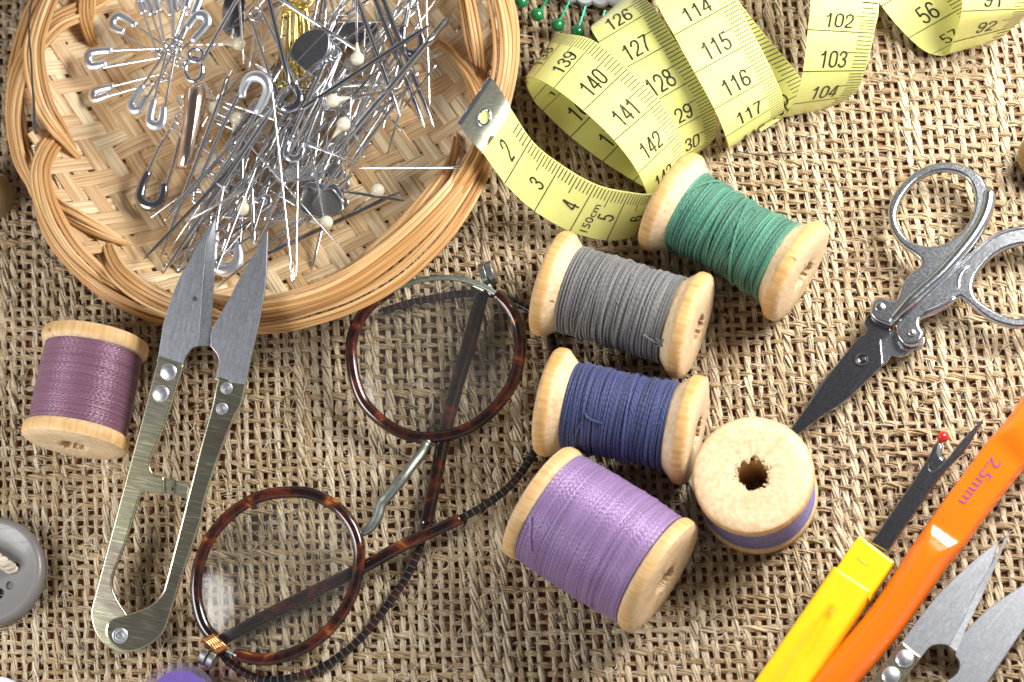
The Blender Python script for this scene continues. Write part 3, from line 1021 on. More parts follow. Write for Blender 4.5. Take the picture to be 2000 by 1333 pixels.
# ------------------------------------------------------------------ pins and needles
GN = 'steel needles and pins heaped in the basket'
def needle_mb(a, b, r, eye=False, blunt=False, rr=None):
    """From the tip a to the head b (world points)."""
    mb = MB()
    a, b = Vector(a), Vector(b)
    L = (b - a).length
    if not eye:
        t = [0, 0.03, 0.08, 0.16, 0.5, 0.9, 0.985, 1.0]
        k = [0.12, 0.42, 0.78, 1.0, 1.0, 1.0, 0.95, 0.45]
        mb.tube([a.lerp(b, x) for x in t], [r * q for q in k], 8)
        return mb
    d = (b - a).normalized()
    side = d.cross(Vector((0, 0, 1))).normalized()
    el = min(max(0.42, r * 9), L * 0.25)
    c = b - d * el
    mb.tube([a.lerp(c, x) for x in (0, 0.03, 0.09, 0.2, 0.6, 1.0)], [r * q for q in (0.12, 0.42, 0.78, 1.0, 1.0, 1.05)], 8)
    for sg in (-1, 1):
        mb.tube([c - d * r * 0.5 + side * sg * r * 0.2, c + d * el * 0.2 + side * sg * r * 0.75, c + d * el * 0.8 + side * sg * r * 0.8, c + d * el * 0.97 + side * sg * r * 0.3, b],
                [r * 0.7, r * 0.55, r * 0.5, r * 0.55, r * 0.5], 7)
    return mb

def needle(a, b, r, mat, label, eye=False, group=None):
    a, b = P(*a), P(*b)
    r = r * 1.12
    mb = needle_mb(a, b, r, eye)
    return single('sewing_needle', mb, M[mat], label, 'needle', group, a.lerp(b, 0.5), sharp=50)

def frame_x(a, b, roll=0.0):
    return axis_frame(a, b, roll)

def safety_pin(coil, clasp, w, label, r=0.026, mat='pin', cmat='chrome', roll=0.0, rc=None, open_=0.0, group=None, cw=1.0, name='safety_pin'):
    a, b = P(*coil), P(*clasp)
    L = (b - a).length
    t = thing(name, label, 'safety pin', group, frame_x(a, b, roll))
    w = w * 1.22
    rc = (rc or max(0.075, w * 0.30)) * 1.1
    pts = [(L - 0.12, -w / 2, 0), (L * 0.55, -w * 0.45, 0), (rc * 0.6, -rc * 1.0, 0)]
    for k in range(22):
        an = math.radians(270 - k * 540 / 21)
        pts.append((rc * math.cos(an), rc * math.sin(an), -0.03 + 0.06 * k / 21))
    pts += [(rc * 0.6, rc * 1.0, 0.02), (L * 0.55, w * 0.45 + open_ * 0.5, 0.02), (L - 0.16, w / 2 + open_, 0.01)]
    mb = MB()
    mb.tube(cr(pts, 4), r * 1.45, 8)
    part('bent_wire', mb, M[mat], t, sharp=None)
    mb = MB()
    h = w / 2
    cl = [(L - 0.34 * cw - 0.1, -h * 0.96), (L - 0.20, -h * 1.05), (L - 0.04, -h * 0.98)]
    for k in range(1, 8):
        an = -math.pi / 2 + math.pi * k / 8
        cl.append((L - 0.04 + h * 0.95 * math.cos(an), h * math.sin(an)))
    cl += [(L - 0.04, h * 0.98), (L - 0.20, h * 0.90), (L - 0.30 * cw, h * 0.66)]
    c3 = cr([(x, y, 0) for x, y in cl], 3)
    n = len(c3)
    rad = 0.098 * cw * (0.50 + 0.45 * np.sin(np.linspace(0.12, 0.88, n) * math.pi))
    mb.tube(c3, rad * 1.12, 12, flat=0.72, up=(0, 0, 1))
    part('clasp', mb, M[cmat], t, sharp=None)
    return t

GS = 'safety pins in the basket'
fan = [((352, 122, 1.25), (228, 42, .9), .24, 'safety pin of the left fan with its clasp pointing up and left'),
       ((318, 104, 1.2), (180, 116, .95), .24, 'safety pin of the left fan with its clasp farthest left'),
       ((326, 150, 1.1), (186, 186, .6), .16, 'safety pin lying low under the fan, narrow clasp leftward'),
       ((346, 82, 1.45), (264, 208, 1.05), .20, 'safety pin of the left fan whose clasp points down and left'),
       ((336, 98, 1.5), (304, 238, 1.2), .22, 'safety pin of the left fan whose clasp hangs straight below the fan centre'),
       ((344, 96, 1.45), (394, 40, 1.5), .24, 'safety pin of the left fan whose clasp points up and right, bright end'),
       ((314, 100, 1.2), (279, 2, .9), .15, 'safety pin with its clasp at the top frame edge, leftmost there'),
       ((330, 84, 1.3), (318, 0, 1.0), .22, 'safety pin with its clasp at the top frame edge, second there from the left'),
       ((346, 78, 1.35), (352, -2, 1.1), .17, 'safety pin with its clasp at the top frame edge, third there from the left'),
       ((350, 72, 1.5), (382, -8, 1.5), .18, 'safety pin running from the fan centre out of the top frame edge')]
for coil, clasp, w, lab in fan:
    safety_pin(coil, clasp, w, lab, 0.020, 'pin', 'clasp', RNG.uniform(-0.3, 0.3), group=GS, cw=1.05, open_=RNG.uniform(-0.03, 0.06))
safety_pin((352, 232, .8), (294, 384, .55), .40, 'large nickel safety pin at the lower left of the heap, dark round clasp', 0.026, 'chrome', 'dneedle', 0, 0.09, group=GS, cw=1.15)
safety_pin((388, 386, 1.0), (502, 170, 1.75), .42, 'large grey safety pin on top of the heap with a wide bluish clasp', 0.028, 'needle', 'clasp', 0, 0.11, group=GS, cw=1.12)
safety_pin((500, 28, 1.55), (566, 196, 1.3), .34, 'open wire safety pin with a round coil at the top and a dark clasp', 0.024, 'pin', 'dneedle', 0.1, 0.115, 0.05, group=GS, cw=1.1)
safety_pin((654, 106, 1.35), (572, 300, 1.2), .26, 'bluish safety pin beside the dark chrome disc, coil uppermost', 0.034, 'chrome', 'chrome', 0, 0.10, group=GS, cw=0.8)
safety_pin((462, 300, .9), (440, 508, .75), .44, 'safety pin with a dull grey clasp showing between the snips blades', 0.030, 'needle', 'clasp', 0, 0.12, group=GS, cw=1.3)
safety_pin((334, 528, .55), (520, 392, 1.0), .16, 'safety pin at the bottom left of the heap with a bright round coil', 0.022, 'pin', 'chrome', 0, 0.135, group=GS, cw=0.7)
safety_pin((744, 170, 1.2), (640, 205, 1.1), .18, 'small wire safety pin with an open ring coil right of the pearl heads', 0.018, 'pin', 'pin', 0.3, 0.11, group=GS, cw=0.5)
safety_pin((806, 8, 1.3), (805, 92, 1.05), .32, 'safety pin at the top right of the heap with a round dark clasp', 0.022, 'needle', 'dneedle', 0, 0.09, group=GS, cw=1.0)
safety_pin((420, 330, .7), (446, 415, .6), .2, 'small safety pin half hidden under the big grey one', 0.02, 'pin', 'chrome', 0.2, 0.11, group=GS, cw=0.8)
for k in range(16):
    x, y = RNG.uniform(360, 640), RNG.uniform(170, 430)
    y = y + (500 - x) * 0.25
    an = RNG.uniform(0, 6.28)
    l = RNG.uniform(55, 95)
    safety_pin((x, y, RNG.uniform(.45, .75)), (x + l * math.cos(an), y + l * math.sin(an), RNG.uniform(.4, .7)), RNG.uniform(.14, .2),
               'tiny safety pin buried beneath the needles deep in the heap', 0.018, 'needle', 'pin', RNG.uniform(-.6, .6), 0.085, group='tiny safety pins under the needles', cw=0.6)

# gilt pins
for k, (cx, cy, qx, qy) in enumerate(((560, 20, 552, 158), (572, 16, 568, 168), (584, 16, 584, 164), (592, 14, 600, 146))):
    safety_pin((cx, cy, 1.25 + 0.04 * k), (qx, qy, 1.0), .20, ['gilt safety pin, leftmost of the golden bunch', 'gilt safety pin, second from the left in the golden bunch', 'gilt safety pin, third from the left in the golden bunch',
               'gilt safety pin, rightmost of the golden bunch'][k], 0.022, 'gold', 'gold', RNG.uniform(-.3, .3), 0.07, group='gilt safety pins', cw=0.9)
mb = MB()
mb.tube([P(576 + 26 * math.cos(a), 14 + 9 * math.sin(a), 1.35 + 0.1 * math.sin(a)) for a in np.linspace(0, 6.283, 24)[:-1]], 0.028, 8, closed=True)
mb.tube(cr([P(576, 4, 1.4), P(594, -4, 1.5), P(612, 2, 1.5), P(600, 14, 1.4), P(584, 6, 1.4), P(592, -10, 1.5)], 6), 0.03, 7)
single('wire_ring', mb, M['gold'], 'gilt wire ring that gathers the golden safety pins at the top', 'ring', loc=P(576, 14, 1.3), sharp=None)

# needles that can be told apart
NL = [((318, 536, .75), (560, 172, 1.5), .050, 'needle', 1, 'thick darning needle pointing down left, left of the snips tips'),
      ((312, 506, .75), (446, 150, 1.45), .040, 'pin', 1, 'bright needle at the left edge of the heap, left of the darning needle'),
      ((644, 312, 1.15), (876, 36, 1.45), .062, 'chrome', 1, 'very thick needle with a long open eye towards the upper right rim'),
      ((846, 45, 1.55), (588, 214, 1.5), .050, 'dneedle', 0, 'dark needle lying crosswise over the upright bunch, point to the right'),
      ((830, 250, 1.0), (722, -30, 1.45), .050, 'dneedle', 0, 'dark needle of the upright bunch at the upper right, left one'),
      ((848, 249, 1.0), (738, -28, 1.4), .050, 'dneedle', 0, 'dark needle of the upright bunch at the upper right, right one'),
      ((782, 228, 1.1), (690, -20, 1.55), .046, 'dneedle', 0, 'dark needle of the upright bunch whose point reaches lowest on its left'),
      ((566, 165, 1.65), (520, -20, 1.75), .050, 'dneedle', 0, 'dark two-tone needle standing over the gilt pins'),
      ((716, 110, 1.35), (538, -6, 1.6), .036, 'chrome', 0, 'bright needle sloping down right above the chrome disc'),
      ((392, 124, 1.5), (474, -20, 1.7), .040, 'chrome', 0, 'bright needle leaving the top frame edge right of the fan'),
      ((526, 130, 1.7), (572, 553, 1.05), .025, 'pin', 1, 'thin bright needle with its slotted eye nearest the lower rim'),
      ((700, 329, .95), (905, 328, 1.45), .028, 'pin', 0, 'needle lying level and reaching the right rim'),
      ((786, 373, .6), (516, 500, .85), .042, 'dneedle', 0, 'dark needle sloping from the lone pearl head to the snips blade'),
      ((792, 393, .7), (660, 372, .8), .030, 'dneedle', 0, 'short dark needle crossing beside the lone pearl head'),
      ((700, 319, 1.25), (600, 283, 1.3), .026, 'pin', 0, 'short bright pin just above the knurled bar'),
      ((671, 388, .8), (686, 186, 1.3), .022, 'pin', 0, 'thin upright pin right of the knurled bar'),
      ((839, 216, .8), (832, -10, 1.3), .024, 'pin', 0, 'thin upright pin near the right wall of the basket'),
      ((545, 238, 1.4), (433, 198, 1.3), .022, 'pin', 0, 'thin bright pin lying across the long clasp arms'),
      ((500, 478, .9), (560, 352, 1.1), .030, 'pin', 1, 'short bright needle pointing at the right snips tip'),
      ((500, 522, .8), (610, 416, .9), .026, 'pin', 0, 'bright pin right of the right snips blade'),
      ((497, 478, .95), (492, 360, 1.05), .036, 'needle', 0, 'stubby grey needle pointing down between the snips tips'),
      ((360, 512, .6), (520, 300, 1.1), .032, 'needle', 0, 'needle pointing at the bright coil near the lower left rim'),
      ((292, 428, .55), (352, 384, .8), .020, 'needle', 0, 'thin pin with a tiny flat head beside the large dark clasp'),
      ((756, 305, .8), (806, 130, 1.1), .022, 'pin', 0, 'thin pin leaning by the upright bunch of dark needles'),
      ((420, 566, .9), (690, 340, 1.0), .028, 'needle', 0, 'needle passing under the right snips blade towards the concave foot'),
      ((352, 548, .7), (560, 420, .9), .026, 'needle', 0, 'needle passing under the left snips blade near the rim'),
      ((560, 310, 1.5), (660, 115, 1.55), .026, 'pin', 0, 'bright needle beside the bluish safety pin'),
      ((655, 320, 1.2), (742, 140, 1.35), .026, 'pin', 0, 'bright needle right of the middle pearl heads')]
for a, b, r, mt, eye, lab in NL:
    needle(a, b, r, mt, lab, bool(eye), GN)
for k in range(125):
    t = RNG.uniform(0, 1)
    cx = 425 + (725 - 425) * t + RNG.normal(0, 60)
    cy = 415 + (110 - 415) * t + RNG.normal(0, 52)
    an = math.radians(RNG.normal(55, 13)) if RNG.random() < 0.78 else RNG.uniform(0, math.pi)
    l = RNG.uniform(55, 165) * (1.0 if RNG.random() < 0.7 else 0.7)
    dx, dy = l * math.cos(an), -l * math.sin(an)
    # stay inside the basket
    for _ in range(6):
        bad = False
        for sx in (-1, 1):
            q = P(cx + sx * dx, cy + sx * dy, 0.6)
            if ((q.x - BC.x) / BA) ** 2 + ((q.y - BC.y) / BB) ** 2 > 0.70:
                bad = True
        if bad:
            cx += (530 - cx) * 0.2
            cy += (230 - cy) * 0.2
            dx, dy = dx * 0.92, dy * 0.92
    z = RNG.uniform(0.40, 1.25)
    dz = RNG.normal(0, 0.10)
    sg = 1 if RNG.random() < 0.6 else -1
    needle((cx - sg * dx, cy - sg * dy, max(.36, z - dz)), (cx + sg * dx, cy + sg * dy, max(.36, z + dz)), RNG.uniform(0.016, 0.036),
           ['needle', 'needle', 'dneedle', 'pin', 'pin'][RNG.integers(0, 5)], 'plain steel needle among many alike in the tangled middle of the heap', RNG.random() < 0.35, 'plain needles in the tangled heap')

for k in range(46):
    cx, cy = RNG.uniform(450, 820), RNG.uniform(-30, 120)
    an = math.radians(RNG.normal(62, 34))
    l = RNG.uniform(50, 105)
    dx, dy = l * math.cos(an), -l * math.sin(an)
    z = RNG.uniform(0.5, 1.3)
    sg = 1 if RNG.random() < 0.5 else -1
    needle((cx - sg * dx, cy - sg * dy, z - .08), (cx + sg * dx, cy + sg * dy, z + .08), RNG.uniform(0.015, 0.028), ['needle', 'pin', 'pin', 'dneedle'][RNG.integers(0, 4)],
           'thin steel pin among many alike strewn in the upper part of the basket', RNG.random() < 0.3, 'thin pins strewn in the upper basket')

def pearl_pin(head, tip, label):
    a, b = P(*head), P(*tip)
    t = thing('pearl_head_pin', label, 'pin', 'pearl headed pins in the basket', frame_x(a, b))
    L = (b - a).length
    mb = MB().sphere((0, 0, 0), 0.138, 14, 22)
    part('pearl_head', mb, M['pearl'], t, sharp=None)
    mb = MB()
    mb.tube([(0.10, 0, 0), (0.16, 0, 0), (0.26, 0, 0), (0.34, 0, 0)], [0.075, 0.06, 0.035, 0.02], 10)
    part('collar', mb, M['pearl'], t)
    mb = MB()
    mb.tube([(0.3, 0, 0), (L * 0.6, 0, 0), (L * 0.9, 0, 0), (L, 0, 0)], [0.021, 0.021, 0.017, 0.004], 7)
    part('shaft', mb, M['pin'], t)
for h, tp, lab in [((698, 115, 1.5), (694, -60, 1.6), 'pearl headed pin highest on the right, its shaft straight up'),
                   ((650, 197, 1.6), (800, 170, 1.3), 'pearl headed pin in the middle with its shaft running to the right'),
                   ((671, 243, 1.55), (560, 378, 1.25), 'pearl headed pin in the middle with its shaft running down left'),
                   ((738, 372, .75), (660, 440, .5), 'pearl headed pin alone on the bare weave at the right'),
                   ((637, 435, 1.0), (432, 424, .85), 'pearl headed pin at the lip of the concave metal foot, level shaft'),
                   ((476, 408, .95), (490, 320, 1.0), 'pearl headed pin above the right snips blade, shaft upward'),
                   ((600, 432, .5), (660, 372, .5), 'pearl headed pin half hidden beneath the concave foot'),
                   ((462, 232, .9), (440, 330, .6), 'pearl headed pin lying deep under the long bright needles, lower of two'),
                   ((415, 212, .8), (470, 150, .6), 'pearl headed pin lying deep beside the brown reflecting hook'),
                   ((466, 86, 1.1), (372, 88, 1.0), 'pearl headed pin at the top left of the heap, level shaft')]:
    pearl_pin(h, tp, lab)

# chrome pieces among the pins
def px_plate(name, pl, outlines, h0, th, bev, mat, parent, smooth=4, sub=None, **props):
    ols = []
    for k, ol in enumerate(outlines):
        q = [pl.uv(x, y, h0 + th) for x, y in ol]
        ols.append([tuple(a) for a in cr([(a, b, 0) for a, b in q], smooth, True)[:, :2]] if smooth > 1 else q)
    me = plate_mesh(name, ols, h0, th, bev, mat)
    return link(name, me, parent, **props)

pl = Plane((565, 110, 1.50), (640, 75, 1.62), (610, 140, 1.50))
t = thing('bobbin_case', 'dark round chrome bobbin case lid with a scored line across', 'bobbin case', None, pl.m)
px_plate('lid', pl, [[(565, 110), (568, 96), (578, 78), (594, 63), (615, 57), (633, 59), (641, 68), (643, 84), (640, 100), (630, 115), (614, 126), (598, 140), (588, 132)]], -0.10, 0.10, 0.02, M['lid'], t)
px_plate('case_wall', pl, [[(572, 110), (584, 84), (602, 70), (622, 64), (640, 68), (652, 84), (651, 98), (640, 114), (624, 124), (607, 146), (598, 140)]], -0.42, 0.31, 0.04, M['chrome'], t)
mb = MB()
u0, v0 = pl.uv(578, 122, 0.005)
u1, v1 = pl.uv(637, 61, 0.005)
mb.tube([(u0, v0, 0.003), (u1, v1, 0.003)], 0.008, 6)
part('scored_line', mb, M['chrome'], t)

pl = Plane((590, 400, 1.06), (668, 395, .99), (630, 350, 1.04))
t = thing('presser_foot', 'chrome sewing machine foot with knurled bar and satin concave toe', 'machine foot', None, pl.m)
px_plate('concave_toe', pl, [[(601, 366), (622, 370), (645, 369), (657, 375), (667, 392), (671, 408), (660, 418), (640, 424), (615, 424), (594, 418), (583, 404), (590, 382)]], -0.08, 0.08, 0.025, NT('satin_toe', (0.34, 0.325, 0.31), 0.38, 1.0).m, t)
px_plate('bracket', pl, [[(602, 355), (642, 360), (652, 357), (666, 374), (672, 396), (660, 382), (648, 370), (622, 372), (600, 366), (586, 392), (592, 368)]], 0.0, 0.07, 0.02, M['chrome'], t, 3)
kn = NT('knurled_steel', (0.42, 0.41, 0.39), 0.3, 1.0)
for sg in (1, -1):
    pass
_w1 = kn.n('TexWave')
_w2 = kn.n('TexWave')
_c1 = kn.coord((12, 12, 0))
_c2 = kn.coord((12, -12, 0))
for _w, _c in ((_w1, _c1), (_w2, _c2)):
    _w.bands_direction = 'DIAGONAL'
    _w.inputs['Scale'].default_value = 1.0
    kn.l(_c, _w.inputs['Vector'])
kn.bump(kn.math('MULTIPLY', _w1.outputs['Fac'], _w2.outputs['Fac']), 0.9, 0.03)
px_plate('knurled_bar', pl, [[(530, 331), (546, 328), (628, 321), (634, 322), (634, 348), (628, 351), (556, 358), (540, 356)]], -0.12, 0.12, 0.02, kn.m, t, 2)
mb = MB()
c = pl.uv(655, 336, 0.0)
prof = [(-0.25, 0.02), (-0.25, 0.17), (0.02, 0.17), (0.05, 0.15), (0.05, 0.07), (-0.1, 0.06), (-0.1, 0.003)]
ph = np.arange(28) * 2 * math.pi / 28
g = np.array([[(c[0] + r * math.cos(a), c[1] + r * math.sin(a), z) for a in ph] for z, r in prof])
mb.grid(g, closed_v=True)
part('clamp_screw', mb, M['chrome'], t)

pl = Plane((372, 160, 1.15), (352, 330, 0.85), (398, 165, 1.15))
t = thing('metal_clasp', 'long polished metal hook clasp with a ring at its top, reflecting brown', 'clasp', None, pl.m)
rows = []
for (xl, yl), (xr, yr), hgt in (((366, 168), (395, 166), .04), ((362, 174), (398, 172), .12), ((359, 205), (397, 200), .13), ((357, 240), (391, 242), .13), ((351, 285), (383, 286), .12), ((344, 322), (374, 326), .11), ((345, 330), (371, 332), .03)):
    a, b = np.array((*pl.uv(xl, yl), 0.0)), np.array((*pl.uv(xr, yr), 0.0))
    row = [a + (b - a) * f + np.array((0, 0, hgt * h)) for f, h in ((0, -1.2), (0, 0), (.03, .30), (.30, .86), (.52, 1.0), (.66, .98), (.80, .78), (.96, .22), (1, 0), (1, -1.2))]
    rows.append(row)
part('bar', MB().grid(np.array(rows), closed_v=True, cap=True), NT('nickel_basket_reflection', (0.80, 0.62, 0.49), 0.15, 1.0).m, t, sharp=50)  # the basket's brown reflection is tinted into the bar's base colour
mb = MB()
for (cx, cy, rx, ry, hh, rr) in ((379, 136, 17, 23, 0.0, 0.055), (383, 108, 14, 13, 0.06, 0.05)):
    pts = []
    for a in np.linspace(0, 6.283, 28)[:-1]:
        u, v = pl.uv(cx + rx * math.cos(a), cy + ry * math.sin(a), hh)
        pts.append((u, v, hh))
    mb.tube(pts, rr, 9, closed=True)
part('ring', mb, M['chrome'], t, sharp=None)

pl = Plane((650, 45, .62), (745, 60, .62), (690, 90, .55))
t = thing('metal_plate', 'dark flat metal plate lying under the needles at the top', 'plate', None, pl.m)
px_plate('flat_plate', pl, [[(628, 52), (650, 46), (720, 42), (738, 50), (740, 70), (726, 82), (690, 88), (640, 96), (630, 80)]], -0.05, 0.05, 0.015, M['lid'], t)
pl = Plane((430, 60, .75), (480, 60, .8), (450, 10, .85))
t = thing('metal_plate', 'dark upright metal plate at the top left of the heap by a pearl head', 'plate', None, pl.m)
px_plate('flat_plate', pl, [[(440, -12), (476, -12), (478, 30), (474, 66), (455, 72), (434, 56)]], -0.05, 0.05, 0.015, M['dark'], t, 2)

# black thread hanging over the basket rim
mb = MB()
mb.tube(cr([P(66, -14, 1.75), P(58, 25, 1.80), P(57, 70, 1.80), P(61, 120, 1.78), P(63, 160, 1.74), P(66, 200, 1.66), P(67, 232, 1.50), P(71, 262, 1.42)], 10),
        np.concatenate([np.full(40, 0.020), np.linspace(0.022, 0.034, 31)]), 7, rand=0.5)
single('loose_thread', mb, M['th_black'], 'black thread end hanging over the left rim of the basket', 'thread', loc=P(64, 160, 1.7), sharp=None)
# ------------------------------------------------------------------ tape measure
TW = 1.40                                             # the tape's width in scene units
glyphs = {}
def _arc(cx, cy, rx, ry, a0, a1, n=10):
    return [(cx + rx * math.cos(math.radians(a)), cy + ry * math.sin(math.radians(a))) for a in np.linspace(a0, a1, n)]
DIGIT = {
    '0': [_arc(.25, .70, .195, .235, 0, 180, 12) + _arc(.25, .30, .195, .235, 180, 360, 12) + [(.445, .70)]],
    '1': [[(.06, .735), (.17, .765), (.235, .83), (.27, .965)], [(.29, .965), (.29, .0)]],
    '2': [[(.055, .66)] + _arc(.25, .70, .19, .235, 175, -25, 12) + [(.34, .42), (.15, .22), (.065, .065)], [(.03, .065), (.46, .065)]],
    '3': [[(.06, .70)] + _arc(.24, .735, .175, .20, 170, -80, 11) + [(.20, .525)], [(.20, .53)] + _arc(.24, .285, .20, .225, 85, -170, 13)],
    '4': [[(.33, .93), (.045, .30)], [(.01, .27), (.48, .27)], [(.355, .965), (.355, .0)]],
    '5': [[(.43, .935), (.125, .935), (.085, .50)], [(.09, .50)] + _arc(.24, .325, .20, .265, 120, -165, 13)],
    '6': [[(.425, .72)] + _arc(.27, .72, .165, .215, 20, 150, 8) + [(.06, .50), (.055, .32)] + _arc(.25, .31, .195, .245, 180, 520, 18)],
    '7': [[(.03, .935), (.455, .935)], [(.43, .91), (.30, .62), (.20, .28), (.175, .0)]],
    '8': [_arc(.25, .735, .165, .20, 0, 360, 20), _arc(.25, .29, .20, .235, 0, 360, 20)],
    '9': [[(.075, .28)] + _arc(.23, .28, .165, .215, 200, 330, 8) + [(.44, .50), (.445, .68)] + _arc(.25, .69, .195, .245, 0, 340, 18)],
}
def stroke_text(txt, w=0.105):
    """Condensed grotesque figures drawn as strokes, as (verts 2-D, faces)."""
    V, F = [], []
    for k, ch in enumerate(txt):
        for line in DIGIT[ch]:
            p = [np.array(q) for q in line]
            dense = [p[0]]
            for a, b in zip(p[:-1], p[1:]):
                m = max(1, int(np.linalg.norm(b - a) / 0.11))
                dense += [a + (b - a) * (j + 1) / m for j in range(m)]
            d = np.array(dense)
            t = np.gradient(d, axis=0)
            t /= np.linalg.norm(t, axis=1)[:, None] + 1e-9
            nn = np.stack([-t[:, 1], t[:, 0]], 1)
            b0 = len(V)
            for q, o in zip(d, nn):
                V.append(q + o * w / 2 + (k * 0.56, 0))
                V.append(q - o * w / 2 + (k * 0.56, 0))
            F += [(b0 + 2 * i, b0 + 2 * i + 1, b0 + 2 * i + 3, b0 + 2 * i + 2) for i in range(len(d) - 1)]
    v = np.array(V)
    v[:, 1] *= 0.70                        # cap height as in the outline font
    return v, np.array(F)

def glyph_mesh(txt):
    """Flat text as (verts 2-D, faces), fine enough to bend with the tape."""
    if txt in glyphs:
        return glyphs[txt]
    if txt.isdigit():
        glyphs[txt] = stroke_text(txt)
        return glyphs[txt]
    cu = bpy.data.curves.new('print', 'FONT')
    cu.body = txt
    cu.size = 1.0
    cu.resolution_u = 4
    ob = bpy.data.objects.new('print', cu)
    COL.objects.link(ob)
    dg = bpy.context.evaluated_depsgraph_get()
    me = bpy.data.meshes.new_from_object(ob.evaluated_get(dg))
    bpy.data.objects.remove(ob)
    bpy.data.curves.remove(cu)
    bm = bmesh.new()
    bm.from_mesh(me)
    bmesh.ops.triangulate(bm, faces=bm.faces[:])
    for _ in range(2):
        ed = [e for e in bm.edges if e.calc_length() > 0.16]
        if ed:
            bmesh.ops.subdivide_edges(bm, edges=ed, cuts=1)
        bmesh.ops.triangulate(bm, faces=bm.faces[:])
    bm.verts.index_update()
    v = np.array([(q.co.x, q.co.y) for q in bm.verts])
    f = np.array([[x.index for x in q.verts] for q in bm.faces])
    bm.free()
    bpy.data.meshes.remove(me)
    v[:, 0] -= v[:, 0].min()
    glyphs[txt] = (v, f)
    return glyphs[txt]

class Ribbon:
    """A band through stations (u, left edge px, right edge px), each edge point (px, py, z)."""
    def __init__(self, st, res=16, curl=0.0):
        u = np.array([s[0] for s in st], dtype=float)
        A = np.array([tuple(P(*s[1])) for s in st])
        B = np.array([tuple(P(*s[2])) for s in st])
        self.u0, self.u1 = u[0], u[-1]
        n = max(8, int((u[-1] - u[0]) * res) + 1)
        self.uu = np.linspace(u[0], u[-1], n)
        self.A, self.B = self._herm(u, A), self._herm(u, B)
        t = np.gradient((self.A + self.B) / 2, axis=0)
        w = self.B - self.A
        nn = np.cross(w, t)
        nn /= np.linalg.norm(nn, axis=1)[:, None]
        if nn[:, 2].mean() < 0:
            nn = -nn
        self.N = nn
        self.curl = curl
    def _herm(self, u, Y):
        m = np.gradient(Y, u, axis=0)
        i = np.clip(np.searchsorted(u, self.uu, 'right') - 1, 0, len(u) - 2)
        h = (u[i + 1] - u[i])[:, None]
        t = ((self.uu - u[i]) / (u[i + 1] - u[i]))[:, None]
        return ((2 * t ** 3 - 3 * t ** 2 + 1) * Y[i] + (t ** 3 - 2 * t ** 2 + t) * h * m[i]
                + (-2 * t ** 3 + 3 * t ** 2) * Y[i + 1] + (t ** 3 - t ** 2) * h * m[i + 1])
    def at(self, u, v, h=0.0):
        u = np.asarray(u, dtype=float)
        v = np.asarray(v, dtype=float)
        x = np.clip((u - self.u0) / (self.u1 - self.u0) * (len(self.uu) - 1), 0, len(self.uu) - 1.0001)
        i = x.astype(int)
        f = (x - i)[..., None]
        a = self.A[i] * (1 - f) + self.A[i + 1] * f
        b = self.B[i] * (1 - f) + self.B[i + 1] * f
        nrm = self.N[i] * (1 - f) + self.N[i + 1] * f
        vv = v[..., None]
        return a * (1 - vv) + b * vv + nrm * (h + self.curl * 4 * vv * (1 - vv))
    def band(self, th=0.03, nv=7):
        vs = np.linspace(0, 1, nv)
        U, V = np.meshgrid(self.uu, vs, indexing='ij')
        top = self.at(U, V, th / 2)
        bot = self.at(U, V, -th / 2)[:, ::-1]
        return MB().grid(np.concatenate([top, bot], 1), closed_v=True, cap=True)
    def stroke(self, mb, u0, v0, u1, v1, w, h, n=6):
        t = np.linspace(0, 1, n)
        du, dv = (u1 - u0), (v1 - v0) * TW
        L = math.hypot(du, dv)
        ou, ov = -dv / L * w / 2, du / L * w / 2 / TW
        uu, vv = u0 + (u1 - u0) * t, v0 + (v1 - v0) * t
        g = np.stack([self.at(uu + ou, vv + ov, h), self.at(uu - ou, vv - ov, h)], 1)
        mb.grid(g)
    def text(self, mb, txt, ub, v0, v1, height, h, flip=False):
        """Baseline at u = ub (tops towards smaller u), spanning v0..v1."""
        v, f = glyph_mesh(txt)
        wid = v[:, 0].max() if not txt.isdigit() else len(txt) * 0.56
        cap = 0.70
        x = v[:, 0] / wid
        y = v[:, 1] / cap * height
        mb.add(self.at(ub - y, v0 + (v1 - v0) * x, h), [f])
    def scale(self, ua, ub, nums, th=0.03, extra=None, mid=0.46):
        mb = MB()
        h = th / 2 + 0.008
        k = int(math.ceil(ua * 10))
        while k <= ub * 10:
            u = k / 10
            if k % 10 == 0:
                self.stroke(mb, u, 0.0, u, 1.0, 0.022, h, 12)
            elif k % 10 == 5:
                self.stroke(mb, u, 0.64, u, 0.985, 0.020, h, 5)
            else:
                self.stroke(mb, u, 0.765, u, 0.985, 0.020, h, 4)
            k += 1
        for nmb, txt in nums:
            wd = 0.148 * len(txt)
            self.text(mb, txt, nmb - 0.09, mid - wd / 2, mid + wd / 2, 0.46, h)
        if extra:
            for e in extra:
                self.text(mb, *e, h)
        return mb

tape = thing('tape_measure', 'yellow tailor tape measure in loose loops with a metal end clip', 'tape measure', None, loc=P(1300, 200, 0.0))
bpy.context.view_layer.update()
T_INV = tape.matrix_world.inverted()
def tape_part(st, nums, ua=None, ub=None, extra=None, curl=0.0, printed=True, mid=0.46):
    r = Ribbon(st, curl=curl)
    b = part('tape_band', r.band(), M['tape'], tape, T_INV, sharp=40)
    if printed:
        part('printed_scale', r.scale(st[0][0] if ua is None else ua, st[-1][0] if ub is None else ub, nums, extra=extra, mid=mid), M['ink'], b, T_INV, sharp=None)
    return r

